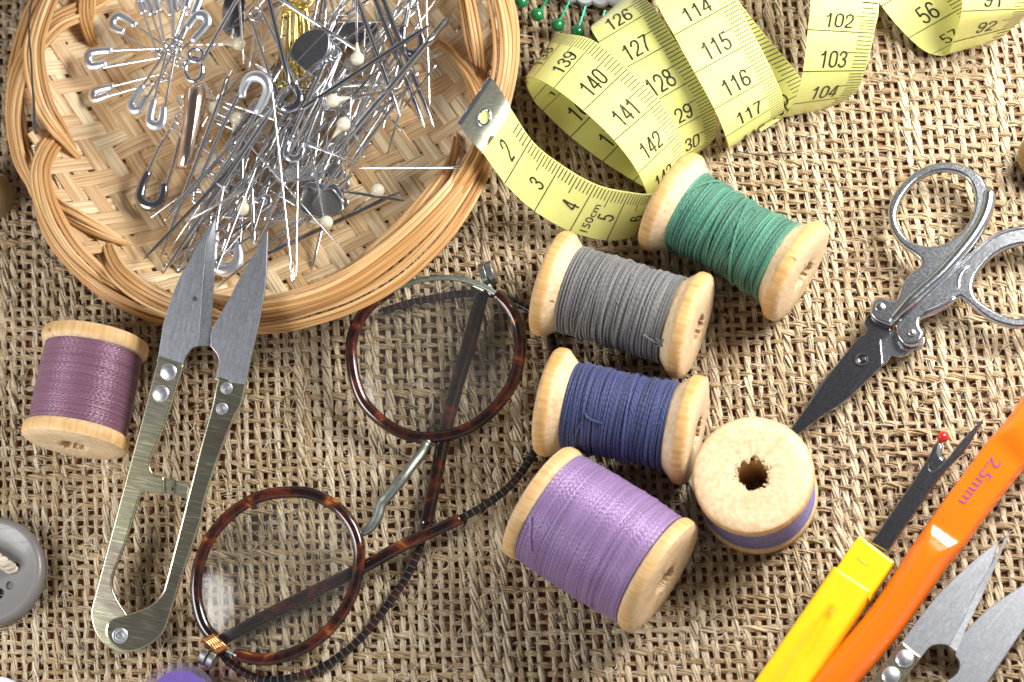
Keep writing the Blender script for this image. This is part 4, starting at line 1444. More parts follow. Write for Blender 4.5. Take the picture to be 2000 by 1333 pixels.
# the free end, from the clip down to the cloth
R1 = [(1.25, (938, 292, 1.92), (995, 209, 2.02)), (2.0, (986, 358, 1.30), (1037, 272, 1.66)), (3.0, (1044, 412, .72), (1096, 322, 1.32)), (4.0, (1113, 451, .32), (1164, 361, 1.06)),
      (5.0, (1185, 469, .12), (1229, 376, .92)), (6.0, (1241, 457, .08), (1278, 378, .80)), (6.6, (1268, 430, .1), (1306, 366, .60))]
tape_part(R1, [(2, '2'), (3, '3'), (4, '4'), (5, '5'), (6, '6')], 1.6, 6.3, [('150cm', 4.40, 0.08, 0.66, 0.20)])
# loop with 138 to 143: the upper layer, the fold at the left and the layer beneath it
R2 = [(136.9, (1034, 164, .55), (1084, 78, .62)), (137.3, (1027, 154, .80), (1086, 68, .88)), (138.0, (1042, 153, 1.24), (1111, 68, 1.32)), (139, (1083, 173, 1.55), (1163, 82, 1.62)), (140, (1140, 217, 1.62), (1226, 135, 1.68)),
      (141, (1200, 275, 1.42), (1290, 197, 1.48)), (142, (1246, 338, 1.05), (1326, 262, 1.12)), (143, (1267, 396, .55), (1336, 326, .62)), (143.8, (1266, 436, .10), (1325, 384, .12))]
tape_part(R2, [(138, '138'), (139, '139'), (140, '140'), (141, '141'), (142, '142'), (143, '143')], 137.0, 143.6)
R2B = [(14.3, (1026, 158, .62), (1090, 86, .66)), (14.6, (1030, 172, .40), (1096, 96, .50)), (15, (1042, 195, .32), (1116, 112, .5)), (16, (1061, 217, .26), (1150, 128, .5)), (17, (1115, 268, .20), (1206, 176, .48)),
       (18, (1178, 316, .16), (1264, 228, .40)), (19, (1238, 354, .12), (1310, 280, .3)), (19.6, (1268, 372, .08), (1330, 320, .2))]
tape_part(R2B, [(16, '15'), (17, '16'), (18, '17')], 15, 19.4, mid=0.38)
# the part with 126 to 130
R3 = [(125.0, (1166, 44, .70), (1262, -40, .8)), (125.3, (1156, 52, 1.0), (1258, -14, 1.1)), (126, (1170, 84, 1.38), (1280, 18, 1.42)), (127, (1204, 144, 1.46), (1319, 80, 1.50)), (128, (1253, 214, 1.30), (1366, 148, 1.34)),
      (129, (1286, 270, .90), (1394, 212, .92)), (130, (1303, 320, .38), (1393, 272, .40)), (130.5, (1298, 346, .12), (1372, 292, .12))]
tape_part(R3, [(126, '126'), (127, '127'), (128, '128'), (129, '129'), (130, '130')], 125.2, 130.4)
# the part with 114 to 117, curling under at its lower end
R4 = [(112.6, (1246, -76, 1.3), (1372, -140, 1.3)), (113, (1276, -8, 1.75), (1400, -72, 1.75)), (114, (1317, 70, 1.92), (1438, 3, 1.92)), (115, (1357, 143, 1.80), (1477, 78, 1.80)), (116, (1395, 213, 1.40), (1511, 146, 1.40)),
      (117, (1417, 266, .82), (1529, 196, .82)), (117.6, (1423, 288, .40), (1528, 218, .40)), (118.1, (1420, 292, .12), (1516, 226, .10))]
tape_part(R4, [(114, '114'), (115, '115'), (116, '116'), (117, '117'), (118, '118')], 112.8, 118.05)
# the part with 102 to 104 and the strip that turns back under it
R5 = [(100.6, (1578, -118, 1.7), (1714, -112, 1.7)), (101, (1583, -32, 2.0), (1717, -22, 2.0)), (102, (1578, 58, 1.90), (1707, 65, 1.90)), (103, (1568, 139, 1.36), (1690, 137, 1.36)), (104, (1549, 202, .62), (1662, 187, .62)),
      (104.5, (1532, 226, .20), (1624, 208, .22)), (104.8, (1514, 232, .07), (1590, 216, .07))]
tape_part(R5, [(102, '102'), (103, '103'), (104, '104')], 100.8, 104.7)
R5B = [(104.7, (1486, 258, .06), (1584, 196, .06)), (105.4, (1450, 204, .16), (1562, 150, .20)), (106.4, (1392, 130, .42), (1504, 80, .50)), (107.4, (1330, 60, .7), (1448, 10, .8)), (108, (1300, 10, .8), (1420, -30, .9))]
tape_part(R5B, [(105.3, '105'), (106, '106'), (107, '107')], 104.8, 107.9)
# the loop at the upper right corner
R6 = [(54, (1680, -60, 1.1), (1790, -130, 1.2)), (55, (1722, 12, .70), (1840, -62, .9)), (56, (1775, 74, .34), (1892, 8, .55)), (57, (1820, 106, .12), (1928, 50, .25)), (57.4, (1842, 110, .06), (1942, 66, .12))]
tape_part(R6, [(55, '55'), (56, '56'), (57, '57')], 54, 57.3)
R7 = [(89.6, (1884, -110, 1.9), (2020, -112, 1.9)), (90, (1882, -60, 2.0), (2018, -62, 2.0)), (91, (1878, 21, 1.65), (2012, 16, 1.65)), (92, (1861, 81, .72), (1982, 50, .78)), (92.35, (1852, 104, .26), (1950, 76, .3)), (92.6, (1842, 108, .08), (1928, 84, .08))]
tape_part(R7, [(91, '91'), (92, '92')], 89.8, 92.5)
# the metal end clip
clip = Ribbon([(0.35, (898, 246, 2.02), (960, 154, 2.12)), (0.7, (912, 266, 2.02), (974, 171, 2.12)), (1.1, (931, 288, 1.98), (990, 198, 2.08)), (1.36, (941, 300, 1.88), (998, 218, 1.96))], 24)
mb = MB()
vs = np.linspace(0, 1, 13)
U, V = np.meshgrid(clip.uu, vs, indexing='ij')
cut = 0.10 * np.clip((V - 0.80) / 0.2, 0, 1) ** 2 + 0.16 * np.exp(-((V - 0.30) / 0.09) ** 2) - 0.05 * np.exp(-((V - 0.55) / 0.2) ** 2)
frac = (U - 0.35) / (1.36 - 0.35)
U2 = 0.35 + (1.36 - 0.35 - cut) * frac
mb.grid(np.concatenate([clip.at(U2, V, 0.055), clip.at(U2, V, -0.055)[:, ::-1]], 1), closed_v=True, cap=True)
ec = part('end_clip', mb, m_steel('pale_brass_clip', (0.80, 0.78, 0.60), 0.42, 0.2, (4, 40, 4)), tape, T_INV, sharp=40)
mb = MB()
mb.tube([clip.at(0.84 + 0.16 * math.cos(a), 0.46 + 0.135 * math.sin(a), 0.06) for a in np.linspace(0, 6.283, 26)[:-1]], 0.035, 8, closed=True)
part('eyelet', mb, M['chrome'], ec, T_INV, sharp=None)
mb = MB()
g = [[clip.at(0.84 + r * 0.145 * math.cos(a), 0.46 + r * 0.12 * math.sin(a), 0.062) for a in np.linspace(0, 6.283, 26)[:-1]] for r in (1.0, 0.02)]
mb.grid(np.array(g), closed_v=True)
part('eyelet_hole', mb, M['tape'], ec, T_INV, sharp=None)
mb = MB()
mb.tube([clip.at(0.36, v, 0.0) for v in np.linspace(0.01, 0.99, 8)], 0.075, 9)
part('folded_edge', mb, M['chrome'], ec, T_INV)
# ------------------------------------------------------------------ round spectacles
PLU = Plane((682, 692, .62), (1020, 690, .62), (850, 860, .32))
PLL = Plane((384, 1140, .58), (702, 1100, .62), (506, 1288, .38))
glasses = thing('eyeglasses', 'old round tortoiseshell spectacles with cable temples folded beneath them', 'glasses', None, loc=P(800, 950, 0.0))
bpy.context.view_layer.update()
G_INV = glasses.matrix_world.inverted()
def ring_pts(pl, pix, n=8):
    return cr([pl.w(x, y) for x, y in pix], n, True)
UP_PX = [(686, 692), (689, 656), (707, 617), (731, 590), (767, 567), (800, 553), (836, 545), (876, 543), (914, 549), (944, 560), (968, 574), (992, 597), (1010, 630), (1016, 668), (1013, 707), (1001, 749), (977, 785), (944, 818),
         (905, 841), (860, 853), (815, 854), (776, 842), (740, 818), (710, 785), (693, 742)]
LO_PX = [(561, 962), (590, 962), (616, 968), (655, 989), (685, 1023), (700, 1062), (701, 1101), (691, 1152), (668, 1198), (633, 1239), (590, 1268), (545, 1285), (506, 1288), (457, 1277), (425, 1254), (399, 1223), (386, 1183), (383, 1140), (391, 1095),
         (414, 1046), (450, 1005), (493, 977), (529, 965)]
def rim(pl, pix, bare, name='rim'):
    p = ring_pts(pl, pix)
    k = len(p)
    a, b = bare[0] * 8, bare[1] * 8
    idx = [i % k for i in range(b, a + k + 1)]
    mb = MB()
    nn = len(idx)
    r = np.full(nn, 0.118)
    r[0], r[-1] = 0.09, 0.09
    mb.tube(p[idx], r, 12, up=tuple(pl.n))
    part('rim_cover', mb, M['tortoise'], glasses, G_INV, sharp=60)
    mb = MB()
    mb.tube(p, 0.055, 8, closed=True, up=tuple(pl.n))
    part('wire_rim', mb, M['sage'], glasses, G_INV, sharp=None)
    # the lens, slightly domed
    c = p.mean(0)
    rows = []
    for f in np.linspace(1.0, 0.02, 9):
        rows.append(c + (p - c) * f * 0.985 + np.array(pl.n) * 0.28 * (1 - f * f))
    top = np.array(rows)
    bot = np.array([c + (p - c) * f * 0.985 + np.array(pl.n) * (0.25 * (1 - f * f) - 0.05) for f in np.linspace(0.02, 1.0, 9)])
    mb = MB()
    mb.grid(np.concatenate([top, bot], 0), closed_v=True)
    part('lens', mb, M['lens'], glasses, G_INV, sharp=50)
rim(PLU, UP_PX, (4, 10))
rim(PLL, LO_PX, (13, 14))
# bridge
mb = MB()
bp = [(838, 862, .34), (830, 872, .36), (822, 888, .50), (806, 908, .62), (785, 936, .68), (760, 966, .66), (746, 983, .62), (737, 1010, .60), (724, 1030, .58), (706, 1040, .58), (692, 1038, .58)]
k = cr([P(*q) for q in bp], 6)
mb.tube(k, 0.085 + 0.02 * np.sin(np.linspace(0, math.pi, len(k))), 10)
part('bridge', mb, M['sage'], glasses, G_INV, sharp=None)
# temples and cables
def temple(pts, ra, cable, rb=0.078):
    mb = MB()
    k = cr([P(*q) for q in pts], 8)
    n = len(k)
    mb.tube(k, np.concatenate([np.linspace(ra * 0.75, ra, n // 3), np.linspace(ra, ra * 0.85, n - n // 3)]), 12)
    part('temple', mb, M['tortoise_dark'], glasses, G_INV, sharp=None)
    mb = MB()
    k = cr([P(*q) for q in cable], 8)
    mb.tube(k, rb, 10)
    part('ear_cable', mb, M['cable'], glasses, G_INV, sharp=None)
temple([(946, 560, .42), (938, 590, .36), (918, 665, .28), (893, 750, .24), (869, 845, .22), (850, 940, .20), (831, 1030, .18)], 0.15,
       [(831, 1030, .18), (818, 1075, .15), (798, 1121, .13), (772, 1160, .12), (740, 1205, .12), (694, 1257, .12), (642, 1296, .12), (594, 1318, .12), (532, 1329, .12), (486, 1319, .14), (447, 1293, .2), (431, 1272, .28)])
temple([(420, 1258, .30), (445, 1244, .28), (520, 1204, .26), (610, 1158, .30), (707, 1110, .42), (790, 1064, .48), (860, 1032, .44), (899, 1014, .40)], 0.135,
       [(899, 1014, .40), (952, 984, .30), (1000, 945, .2), (1040, 890, .14), (1066, 830, .12), (1080, 760, .12), (1084, 700, .12), (1073, 648, .12), (1045, 613, .12), (1000, 588, .12), (955, 574, .12), (905, 574, .12), (850, 582, .12), (795, 594, .12), (745, 610, .12)])
# hinges: pairs of small barrels
def hinge(c, ax_to, r, th, gap, z, mat):
    a, b = P(*c), P(*ax_to)
    fr = axis_frame(a, b)
    inv = G_INV @ fr
    for s in (0, 1):
        mb = MB()
        x0 = s * (th + gap)
        mb.lathe([(x0, 0.004), (x0, r * 0.94), (x0 + 0.015, r), (x0 + th - 0.015, r), (x0 + th, r * 0.94), (x0 + th, 0.004)], 36)
        part('hinge_barrel', mb, mat, glasses, inv)
hinge((940, 540, .62), (975, 528, .64), 0.24, 0.125, 0.02, 0, M['grey'])
hinge((396, 1277, .38), (422, 1291, .36), 0.20, 0.125, 0.035, 0, M['grey'])
mb = MB()
for a, b in (((929, 556, .62), (948, 566, .66)), ((952, 560, .64), (962, 574, .64))):
    mb.tube([P(*a), P(*b)], [0.085, 0.07], 10)
part('hinge_lug', mb, M['grey'], glasses, G_INV)
# copper wire wound round the lower hinge
mb = MB()
for k in range(5):
    o = k * 4.2
    mb.tube(cr([P(394 + o * 0.9, 1254 - o * 0.8, .40), P(400 + o, 1250 - o * 0.55, .58), P(412 + o, 1260 - o * 0.45, .62), P(424 + o, 1272 - o * 0.5, .56), P(434 + o * 0.9, 1274 - o * 0.6, .42)], 6), 0.030, 8)
part('copper_binding', mb, M['copper'], glasses, G_INV, sharp=None)

# ------------------------------------------------------------------ thread snips
def prism_strip(pl, outer, inner, h_out, h_in, h0):
    """A sloping ground edge between two pixel polylines of equal length."""
    a = [(*pl.uv(x, y, h_out), h_out) for x, y in outer]
    b = [(*pl.uv(x, y, h_in), h_in) for x, y in inner]
    lo_a = [(u, v, h0) for u, v, _ in a]
    lo_b = [(u, v, h0) for u, v, _ in b]
    g = np.array([[b[i], a[i], lo_a[i], lo_b[i]] for i in range(len(a))])
    return MB().grid(g, closed_v=True, cap=True)

def dome(pl, px, py, r, h0, ht, ringed=False):
    c = pl.uv(px, py, h0)
    if ringed:
        prof = [(h0 - 0.05, r), (h0 + ht * 0.7, r), (h0 + ht, r * 0.86), (h0 + ht * 0.95, r * 0.66), (h0 + ht * 0.35, r * 0.52), (h0 + ht * 0.3, r * 0.42), (h0 + ht * 0.7, r * 0.30), (h0 + ht * 0.75, 0.004)]
    else:
        prof = [(h0 - 0.05, r), (h0 + ht * 0.25, r)] + [(h0 + ht * (0.25 + 0.75 * math.sin(a)), max(0.004, r * math.cos(a))) for a in np.linspace(0.15, math.pi / 2, 8)]
    ph = np.arange(28) * 2 * math.pi / 28
    g = np.array([[(c[0] + q * math.cos(a), c[1] + q * math.sin(a), z) for a in ph] for z, q in prof])
    return MB().grid(g, closed_v=True)

def outline(pix, corners=(), n=4):
    """Smooth closed outline except at the listed corner indices."""
    k = len(pix)
    out = []
    for i in range(k):
        b, c = np.array(pix[i], float), np.array(pix[(i + 1) % k], float)
        a = np.array(pix[i - 1], float) if i not in corners else 2 * b - c
        d = np.array(pix[(i + 2) % k], float) if (i + 1) % k not in corners else 2 * c - b
        for j in range(n):
            t = j / n
            out.append(tuple(0.5 * (2 * b + (c - a) * t + (2 * a - 5 * b + 4 * c - d) * t * t + (3 * b - a - 3 * c + d) * t ** 3)))
    return out

def plate_px(name, pl, outs, h0, th, bev, mat, parent, **props):
    ols = [[pl.uv(x, y, h0 + th) for x, y in ol] for ol in outs]
    return link(name, plate_mesh(name, ols, h0, th, bev, mat), parent, **props)

PS = Plane((232, 1241, .34), (420, 430, 2.26), (500, 745, 1.46))
snips = thing('thread_snips', 'large open thread snips leaning on the basket rim with grey blades and brassy handles', 'thread snips', 'thread snips', PS.m)
lb = outline([(421, 424), (405, 468), (393, 600), (388, 676), (376, 680), (366, 692), (360, 703), (356, 722), (306, 706), (309, 694), (312, 675), (321, 624), (339, 570), (354, 537), (378, 495), (402, 452)], {0, 3, 7, 8})
b1 = plate_px('blade', PS, [lb], -0.02, 0.09, 0.012, M['blade'], snips)
join_mesh(b1.data, prism_strip(PS, [(421, 424), (420, 470), (417, 560), (413, 630), (410, 676)], [(420, 428), (405.5, 468), (399, 540), (393, 602), (388, 676)], 0.028, 0.068, -0.02))
mb = dome(PS, 381, 584, 0.11, 0.0535, 0.018)
part('dark_spot', mb, NT('dark_stain', (0.10, 0.10, 0.11), 0.4, 0.6).m, snips)
rb = outline([(523, 452), (522, 484), (520, 540), (514, 585), (504, 639), (492, 690), (479, 752), (420, 742), (424, 728), (427, 706), (423, 692), (411, 677), (413, 645), (432, 611), (450, 579), (465, 549), (486, 513), (503, 484), (516, 456)], {0, 6, 7, 11})
plate_px('blade', PS, [rb], -0.02, 0.085, 0.012, M['blade'], snips)
lh = outline([(309, 696), (359, 713), (345, 757), (327, 816), (310, 860), (296, 893), (293, 912), (301, 927), (320, 932), (320, 963), (300, 963), (282, 961), (273, 972), (264, 1000), (240, 1075), (221, 1122), (220, 1150), (230, 1174), (247, 1200), (262, 1226), (262, 1262), (244, 1277),
              (218, 1269), (198, 1255), (183, 1232), (176, 1200), (179, 1182), (198, 1111), (218, 1036), (241, 950), (272, 836), (295, 748)], {0, 1, 8, 9})
hl = plate_px('handle', PS, [lh], 0.0, 0.12, 0.035, M['zinc'], snips)
hl.rotation_euler.x = math.radians(-1.5)
rh = outline([(422, 735), (477, 745), (467, 788), (450, 822), (420, 900), (393, 984), (388, 1016), (345, 1145), (322, 1220), (307, 1246), (284, 1263), (259, 1273), (236, 1272), (216, 1259), (205, 1243), (204, 1226), (213, 1211), (247, 1200), (273, 1191), (296, 1177), (312, 1157), (318, 1140), (336, 1071),
              (356, 993), (372, 930), (387, 870), (408, 795), (415, 760)], {0, 1})
hr = plate_px('handle', PS, [rh], 0.05, 0.15, 0.04, M['zinc'], snips)
hr.rotation_euler.x = math.radians(8)
# folded outer flanges of the channel-shaped handles
for pix, z, hnd in (([(309, 700), (295, 748), (272, 836), (241, 950), (218, 1036), (198, 1111), (180, 1180)], 0.03, hl), ([(475, 750), (465, 788), (448, 822), (418, 900), (390, 985), (385, 1016), (343, 1145), (320, 1218)], 0.08, hr)):
    mb = MB()
    top = [(*PS.uv(x, y, z + 0.07), z + 0.05) for x, y in pix]
    g = np.array([[(u, v, z - 0.36), (u + 0.035, v, z - 0.36), (u + 0.035, v, w), (u, v, w)] for u, v, w in top])
    mb.grid(g, closed_v=True, cap=True)
    part('side_flange', mb, M['zinc'], hnd)
# stop tabs between the handles
mb = MB()
for quad, z0, z1 in ((((318, 933), (337, 938), (334, 967), (318, 963)), -0.14, 0.06), (((335, 938), (368, 942), (362, 975), (340, 966)), -0.10, -0.02)):
    lo = [(*PS.uv(x, y, z0), z0) for x, y in quad]
    hi = [(*PS.uv(x, y, z1), z1) for x, y in quad]
    mb.grid(np.array([lo, hi]), closed_v=True, cap=True)
part('stop_tab', mb, M['zinc'], snips)
for px, py in ((330, 727), (315, 769)):
    part('rivet', dome(PS, px, py, 0.165, 0.12, 0.075), M['rivet'], hl)
for px, py in ((438, 758), (429, 798)):
    part('rivet', dome(PS, px, py, 0.115, 0.195, 0.05, True), M['rivet'], hr)
part('pivot_rivet', dome(PS, 232, 1241, 0.15, 0.195, 0.05, True), M['rivet'], hr)

PS2 = Plane((1760, 1300, .42), (1960, 1050, .42), (1920, 1310, .42))
sn2 = thing('thread_snips', 'thread snips cut off by the lower right corner, lying beside the orange hook', 'thread snips', 'thread snips', PS2.m)
lb = outline([(1966, 1046), (1949, 1064), (1934, 1108), (1908, 1153), (1882, 1212), (1854, 1262), (1842, 1259), (1827, 1260), (1814, 1266), (1795, 1290), (1756, 1262), (1762, 1252), (1807, 1192), (1846, 1147), (1895, 1101), (1946, 1060)], {0, 5, 9, 10})
b1 = plate_px('blade', PS2, [lb], -0.02, 0.10, 0.012, M['blade'], sn2)
part('ground_edge', prism_strip(PS2, [(1972, 1042), (1940, 1114), (1914, 1173), (1888, 1224), (1868, 1273)], [(1966, 1046), (1934, 1108), (1908, 1153), (1882, 1212), (1854, 1262)], 0.03, 0.079, -0.02), M['bedge'], b1)
rb = outline([(2064, 1100), (2030, 1190), (2000, 1228), (1982, 1254), (1940, 1316), (1905, 1366), (1850, 1330), (1862, 1322), (1872, 1310), (1874, 1292), (1866, 1276), (1880, 1241), (1927, 1192), (1982, 1153), (2030, 1122)], {0, 5, 6})
plate_px('blade', PS2, [rb], -0.13, 0.09, 0.012, M['blade'], sn2)
plate_px('handle', PS2, [outline([(1760, 1252), (1800, 1284), (1758, 1336), (1690, 1430), (1640, 1500), (1600, 1480), (1640, 1412), (1700, 1332)], {0, 1}, 3)], 0.04, 0.10, 0.03, M['zinc'], sn2)
plate_px('handle', PS2, [outline([(1850, 1330), (1905, 1366), (1840, 1440), (1740, 1520), (1680, 1560), (1650, 1530), (1720, 1470), (1800, 1400)], {0, 1}, 3)], -0.16, 0.14, 0.03, M['zinc'], sn2)
for px, py in ((1767, 1287), (1740, 1320)):
    part('rivet', dome(PS2, px, py, 0.17, 0.14, 0.08), M['rivet'], sn2)

# ------------------------------------------------------------------ folding scissors
PF = Plane((1720, 600, .42), (1860, 440, .42), (1780, 655, .42))
sc = thing('folding_scissors', 'steel folding scissors with two looped handles and narrow dark blades', 'scissors', None, PF.m)
bl2 = outline([(1741, 646), (1752, 652), (1778, 640), (1800, 648), (1806, 668), (1796, 682), (1782, 684), (1767, 695), (1751, 696), (1741, 695), (1734, 706), (1724, 714), (1690, 742), (1640, 786), (1548, 850), (1579, 788), (1592, 762), (1605, 746), (1630, 716), (1680, 680)], {14})
plate_px('blade', PF, [bl2], -0.20, 0.10, 0.015, M['scis'], sc)
bl1 = outline([(1699, 611), (1688, 630), (1692, 642), (1688, 652), (1676, 660), (1653, 687), (1628, 720), (1579, 789), (1541, 843), (1536, 856), (1549, 855), (1598, 818), (1642, 789), (1670, 765), (1717, 720), (1724, 708), (1721, 669), (1725, 661), (1738, 648), (1739, 640), (1735, 634), (1722, 618)], {9, 14})
plate_px('blade', PF, [bl1], -0.085, 0.11, 0.018, M['dark'], sc)
h1 = outline([(1799, 510), (1786, 496), (1759, 477), (1742, 453), (1735, 426), (1736, 399), (1750, 372), (1774, 345), (1804, 325), (1840, 316), (1870, 318), (1894, 327), (1915, 342), (1927, 362), (1935, 363), (1940, 378), (1939, 399), (1933, 423), (1918, 453), (1894, 486), (1849, 537), (1795, 585), (1750, 627), (1741, 637),
              (1729, 633), (1711, 625), (1700, 612), (1700, 594), (1711, 583), (1726, 580), (1738, 585), (1751, 586), (1756, 570), (1762, 555), (1777, 534), (1795, 521)], {13, 14, 23, 31})
e1 = outline([(1751, 426), (1753, 408), (1762, 387), (1783, 360), (1810, 342), (1840, 334), (1867, 337), (1888, 348), (1901, 369), (1904, 393), (1898, 420), (1882, 447), (1858, 468), (1834, 478), (1810, 480), (1783, 472), (1762, 453)])
plate_px('handle', PF, [h1, e1], 0.03, 0.17, 0.055, M['scis'], sc)
h2 = outline([(1750, 640), (1753, 628), (1810, 577), (1879, 513), (1900, 492), (1930, 466), (1960, 450), (2000, 440), (2040, 444), (2075, 466), (2094, 505), (2094, 555), (2070, 605), (2035, 630), (2000, 639), (1978, 639), (1945, 630), (1915, 612), (1894, 594), (1876, 580), (1867, 585), (1855, 597), (1825, 612), (1800, 622), (1797, 636), (1805, 650),
              (1800, 664), (1792, 672), (1778, 675), (1764, 671), (1753, 657)], {19})
e2 = outline([(1901, 567), (1903, 546), (1918, 522), (1942, 498), (1972, 483), (2004, 477), (2040, 486), (2062, 512), (2064, 548), (2048, 588), (2015, 614), (1981, 621), (1954, 612), (1927, 597), (1909, 583)])
plate_px('handle', PF, [h2, e2], 0.0, 0.17, 0.055, M['scis'], sc)
# rolled ridges along the handles
mb = MB()
for pix, r, h in (([(1757, 628), (1812, 579), (1880, 516), (1902, 495), (1931, 470), (1962, 454), (2002, 446), (2040, 450)], 0.05, 0.14),
                  ([(1868, 578), (1855, 590), (1825, 605), (1798, 616)], 0.06, 0.13), ([(1874, 574), (1872, 552), (1880, 532), (1896, 518)], 0.05, 0.14)):
    k = cr([(*PF.uv(x, y, h), h) for x, y in pix], 6)
    rr = np.full(len(k), r)
    rr[:4] *= [0.3, 0.6, 0.8, 0.95]
    rr[-4:] *= [0.95, 0.8, 0.6, 0.3]
    mb.tube(k, rr, 10)
part('rolled_ridge', mb, M['scis'], sc, sharp=None)
o_ = cr([(a, b, 0) for a, b in [(1936, 366), (1940, 382), (1939, 401), (1932, 425), (1917, 454), (1893, 487), (1848, 538), (1794, 586), (1742, 634)]], 5)[:, :2]
i_ = cr([(a, b, 0) for a, b in [(1930, 364), (1924, 380), (1919, 398), (1911, 420), (1896, 446), (1874, 475), (1832, 523), (1780, 570), (1731, 622)]], 5)[:, :2]
mid_ = (o_ * 0.55 + i_ * 0.45)
mb = MB()
mb.tube([(*PF.uv(x, y, 0.2), 0.155) for x, y in mid_], np.interp(np.linspace(0, 1, len(mid_)), [0, .08, .9, 1], [.03, .13, .125, .05]), 14)
part('polished_edge', mb, M['scis'], sc, sharp=None)
part('rivet', dome(PF, 1719, 600, 0.10, 0.20, 0.05), M['scis'], sc)
part('rivet', dome(PF, 1781, 651, 0.075, 0.17, 0.07), M['scis'], sc)
part('pivot_screw', dome(PF, 1683, 703, 0.125, 0.025, 0.05, True), M['dark'], sc)
# ------------------------------------------------------------------ seam ripper
PR = Plane((1700, 1060, .50), (1912, 826, .50), (1740, 1090, .50))
rip = thing('seam_ripper', 'seam ripper with yellow plastic handle and dark forked blade', 'seam ripper', None, PR.m)
fk = outline([(1700, 1060), (1741, 1000), (1787, 934), (1806, 904), (1816, 887), (1825, 868), (1834, 864), (1841, 872), (1838, 890), (1843, 897), (1851, 894), (1862, 880), (1880, 858), (1911, 826), (1920, 819), (1908, 842), (1884, 880), (1861, 904), (1832, 938), (1791, 996), (1733, 1078)], {0, 14, 20})
plate_px('forked_blade', PR, [fk], -0.06, 0.13, 0.035, M['dark'], rip)
mb = MB()
q0, q1 = PR.uv(1832, 868, 0.0), PR.uv(1841, 856, 0.0)
mb.tube([(*q0, 0.0), (*q1, 0.0)], [0.05, 0.045], 8)
u, v = PR.uv(1842, 854, 0.03)
mb.sphere((u, v, 0.03), 0.108, 14, 20)
part('red_ball', mb, M['red'], rip, sharp=None)
# cutting edge inside the fork
mb = prism_strip(PR, [(1838, 868), (1836, 880), (1838, 893)], [(1831, 870), (1829, 884), (1833, 894)], 0.078, 0.074, 0.05)
part('cutting_edge', mb, M['bevel'], rip)
mb = MB()
k = cr([(*PR.uv(x, y, 0.07), 0.066) for x, y in ((1813, 905), (1814, 918), (1822, 922), (1838, 910), (1850, 898))], 6)
mb.tube(k, 0.012, 6)
part('stamped_groove', mb, M['scis'], rip)

def yellow_loft():
    """Flat moulded handle with a shoulder, rounded edges and a tapering thumb groove."""
    a0, a1 = np.array(PR.uv(1666, 1127, 0.2)), np.array(PR.uv(1480, 1400, 0.2))
    d = (a1 - a0) / np.linalg.norm(a1 - a0)
    L = np.linalg.norm(a1 - a0)
    nrm = np.array([-d[1], d[0]])
    ns, nt = 27, 60
    rows = []
    lw = np.linalg.norm(np.array(PR.uv(1625, 1100, 0.2)) - np.array(PR.uv(1708, 1157, 0.2))) / 2
    c0 = (np.array(PR.uv(1625, 1100, 0.2)) + np.array(PR.uv(1708, 1157, 0.2))) / 2
    left1, right1 = np.array(PR.uv(1459, 1333, 0.2)), np.array(PR.uv(1575, 1333, 0.2))
    for t in np.concatenate([[0, 0.004, 0.012, 0.025], np.linspace(0.04, 1, nt)]):
        c = c0 + d * (t * L)
        half = lw * (1.0 + 0.02 * t)
        ends = min(1.0, math.sqrt(max(0.0, 1 - (1 - min(t / 0.025, 1)) ** 2)) * 0.35 + 0.65)
        top = 0.22 * ends
        row = []
        for s in np.linspace(-1, 1, ns):
            e = 1 - max(0, (abs(s) - 0.74) / 0.26) ** 2.2
            h = -0.30 + (top + 0.30) * math.sqrt(max(0, e)) if abs(s) < 1 else -0.30
            g = max(0.0, t - 0.20)
            if 0.20 < t:
                prof = math.exp(-((s + 0.02) / (0.10 + 0.16 * min(1, g * 3))) ** 2) * min(1, g * 12)
                h -= 0.13 * prof
            h += 0.018 * math.exp(-((t - 0.205) / 0.012) ** 2) * math.exp(-((abs(s + 0.02) - 0.10) / 0.06) ** 2)
            w = c + nrm * (s * half * (0.97 if t == 0 else 1.0))
            row.append((w[0], w[1], h))
        for s in np.linspace(1, -1, 5):
            w = c + nrm * (s * half * 0.93)
            row.append((w[0], w[1], -0.34))
        rows.append(row)
    return MB().grid(np.array(rows), closed_v=True, cap=True)
part('handle', yellow_loft(), M['yellow'], rip, sharp=50)
plate_px('ferrule', PR, [outline([(1680, 1046), (1746, 1096), (1743, 1103), (1704, 1160), (1690, 1170), (1630, 1128), (1638, 1102), (1674, 1050)], {0, 1}, 2)], -0.26, 0.42, 0.05, M['yellow'], rip)
mb = MB()
k = [(*PR.uv(x, y, 0.16), 0.158) for x, y in ((1675, 1090), (1684, 1097), (1696, 1105))]
mb.tube(k, [0.012, 0.028, 0.012], 8, flat=0.5)
part('moulding_mark', mb, M['yellow'], rip, sharp=None)

